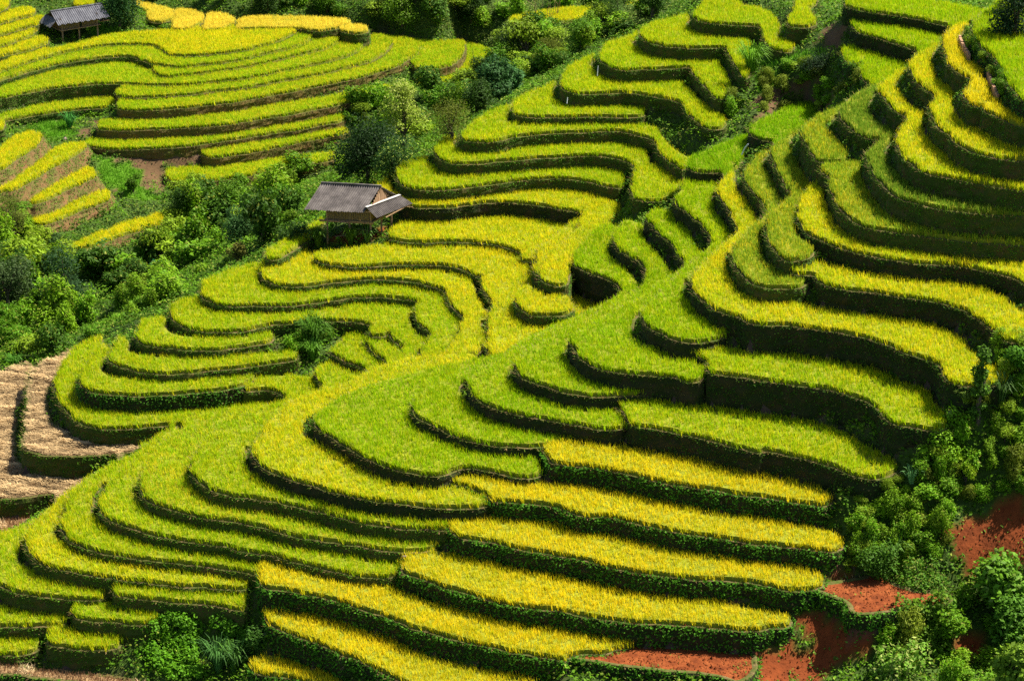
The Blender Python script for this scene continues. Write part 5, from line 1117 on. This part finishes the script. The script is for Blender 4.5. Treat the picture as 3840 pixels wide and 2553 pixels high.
stone('A3 290,1390', .17, 'small brown stone at the foot of the earthy bank', 7, on=-3.2)
stone('A3 590,900', .2, 'dark stone in the gap between two low rice strips', 8, on=-.9)
stone('A0 550,1185', .28, 'flat reddish stone at the edge of the bright grass', 9)
stone('B3 120,1210', .16, 'pale stone in the weeds below a golden field tip', 10)

def pole(name, pp, r, mat, label, cat):
    V, F = tube(pp, [r] * len(pp) if np.isscalar(r) else r, 6)
    set_props(mesh_np(name, V, [F], mat, None, smooth=True), label, cat)
M_PIPE = noisemat('pale_pipe', [(.5, .52, .55), (.7, .72, .75)], 3)
a = on_level(pts('C0 2030,1210'), 12.2)[0]; b = on_level(pts('C0 1975,1300'), 11.4)[0]
pole('water_pipe', [(*a, 12.2), ((a[0] + b[0]) / 2, (a[1] + b[1]) / 2, 11.9), (*b, 11.4)], .05, M_PIPE, 'pale plastic water pipe running down beside the bright green terrace', 'pipe')
for s, zz, lab in (('B1 1490,340 1492,430', 5.5, 'thin pale pipe on the tall dark bank right of the near hut'), ('C0 790,540 760,620', 11.9, 'short pale pipe on a dark bank of the upper middle spur'), ('C0 518,810 505,850', 10.9, 'tiny pale pipe below the hooked terrace of the middle spur')):
    m = pts(s); q = on_level(m[1:2], zz)[0]; p = on_level(m[1:2], zz)[0]
    up = (m[1, 1] - m[0, 1]) / FOC * 160
    pole('water_pipe', [(q[0], q[1] - .25, zz - .1), (q[0] + .05, q[1] - .12, zz + up * .95)], .03, M_PIPE, lab, 'pipe')
x, y, z = hit('B0 1847,690')
pole('bare_pole', [(x, y, z - .2), (x + .02, y, z + 1.6), (x - .02, y, z + 3.2)], [.035, .03, .02], M_BARK, 'thin bare pole standing at the end of the far hillside', 'pole')
for k, s in enumerate(('C0 355,210', 'C0 420,150', 'C0 245,170')):
    x, y, z = hit(s); rng = np.random.default_rng(k)
    V, F = join([tube([(x, y, z), (x + rng.normal(0, .3), y, z + 1.2), (x + rng.normal(0, .6), y, z + 2.1 + .3 * j)], [.03, .02, .01], 5) for j in range(4)])
    set_props(mesh_np('dead_bush', V, [F], M_WOOD, None), ['leafless twiggy bush just below the distant yellow field', 'leafless pale twigs right of the other bare bush', 'leafless twigs at the left end of the distant yellow field'][k], 'dead bush')
# the clay edged channel
M_BRICK = noisemat('channel_bricks', [(.25, .12, .06), (.42, .24, .14), (.5, .34, .22)], 8, bump=.5)
for s, lab in (('D0 1683,300 1697,345 1722,395 1748,435 1765,465', 'upper stretch of the brick edged channel'), ('D0 1915,555 1925,600 1938,650 1958,700 1978,750 2005,800', 'lower curved stretch of the brick edged channel')):
    m = pts(s); q = on_level(m, 20.45); q = np.column_stack([np.interp(np.linspace(0, len(q) - 1, 40), np.arange(len(q)), q[:, k]) for k in (0, 1)])
    bl = []
    for i in range(len(q) - 1):
        d = q[i + 1] - q[i]; L = np.linalg.norm(d); d = d / L; nrm = np.array([-d[1], d[0]])
        if nrm[0] < 0: nrm = -nrm
        for off, hh in ((.12, .30), (.62, .26)):
            c = (q[i] + q[i + 1]) / 2 + nrm * off
            bl.append(box((c[0], c[1], 20.0 + hh / 2 + .08 * random.random()), (*(d * L * .46), 0), (*(nrm * .07), 0), (0, 0, hh)))
    V, F = join(bl)
    set_props(mesh_np('irrigation_channel', V, [F], M_BRICK, None), lab, 'channel')
# ------------------------------------------------------------------ daylight
SUN_DIR = Vector((.64, .32, 1.0)).normalized()            # towards the sun
elev = math.asin(SUN_DIR.z)
w = bpy.data.worlds.new('World'); scene.world = w; w.use_nodes = True
nt = w.node_tree; nt.nodes.clear()
sky = nt.nodes.new('ShaderNodeTexSky'); sky.sky_type = 'NISHITA'; sky.sun_disc = False
sky.sun_elevation = elev; sky.sun_rotation = math.atan2(SUN_DIR.x, SUN_DIR.y)
bg = nt.nodes.new('ShaderNodeBackground'); bg.inputs['Strength'].default_value = .06
wo = nt.nodes.new('ShaderNodeOutputWorld'); nt.links.new(sky.outputs[0], bg.inputs[0]); nt.links.new(bg.outputs[0], wo.inputs[0])
ld = bpy.data.lights.new('sun', 'SUN'); ld.energy = 5.0; ld.angle = math.radians(.5); ld.color = (1, .94, .82)
sun = bpy.data.objects.new('sun', ld); COL.objects.link(sun)
sun.rotation_euler = SUN_DIR.to_track_quat('Z', 'Y').to_euler(); sun.location = (60, 150, 90)
vs = scene.view_settings; vs.view_transform = 'Standard'; vs.look = 'None'; vs.exposure = 1.33; vs.gamma = 1
scene.cycles.max_bounces = 6; scene.cycles.diffuse_bounces = 3; scene.cycles.transmission_bounces = 3; scene.cycles.glossy_bounces = 2
scene.cycles.use_denoising = False
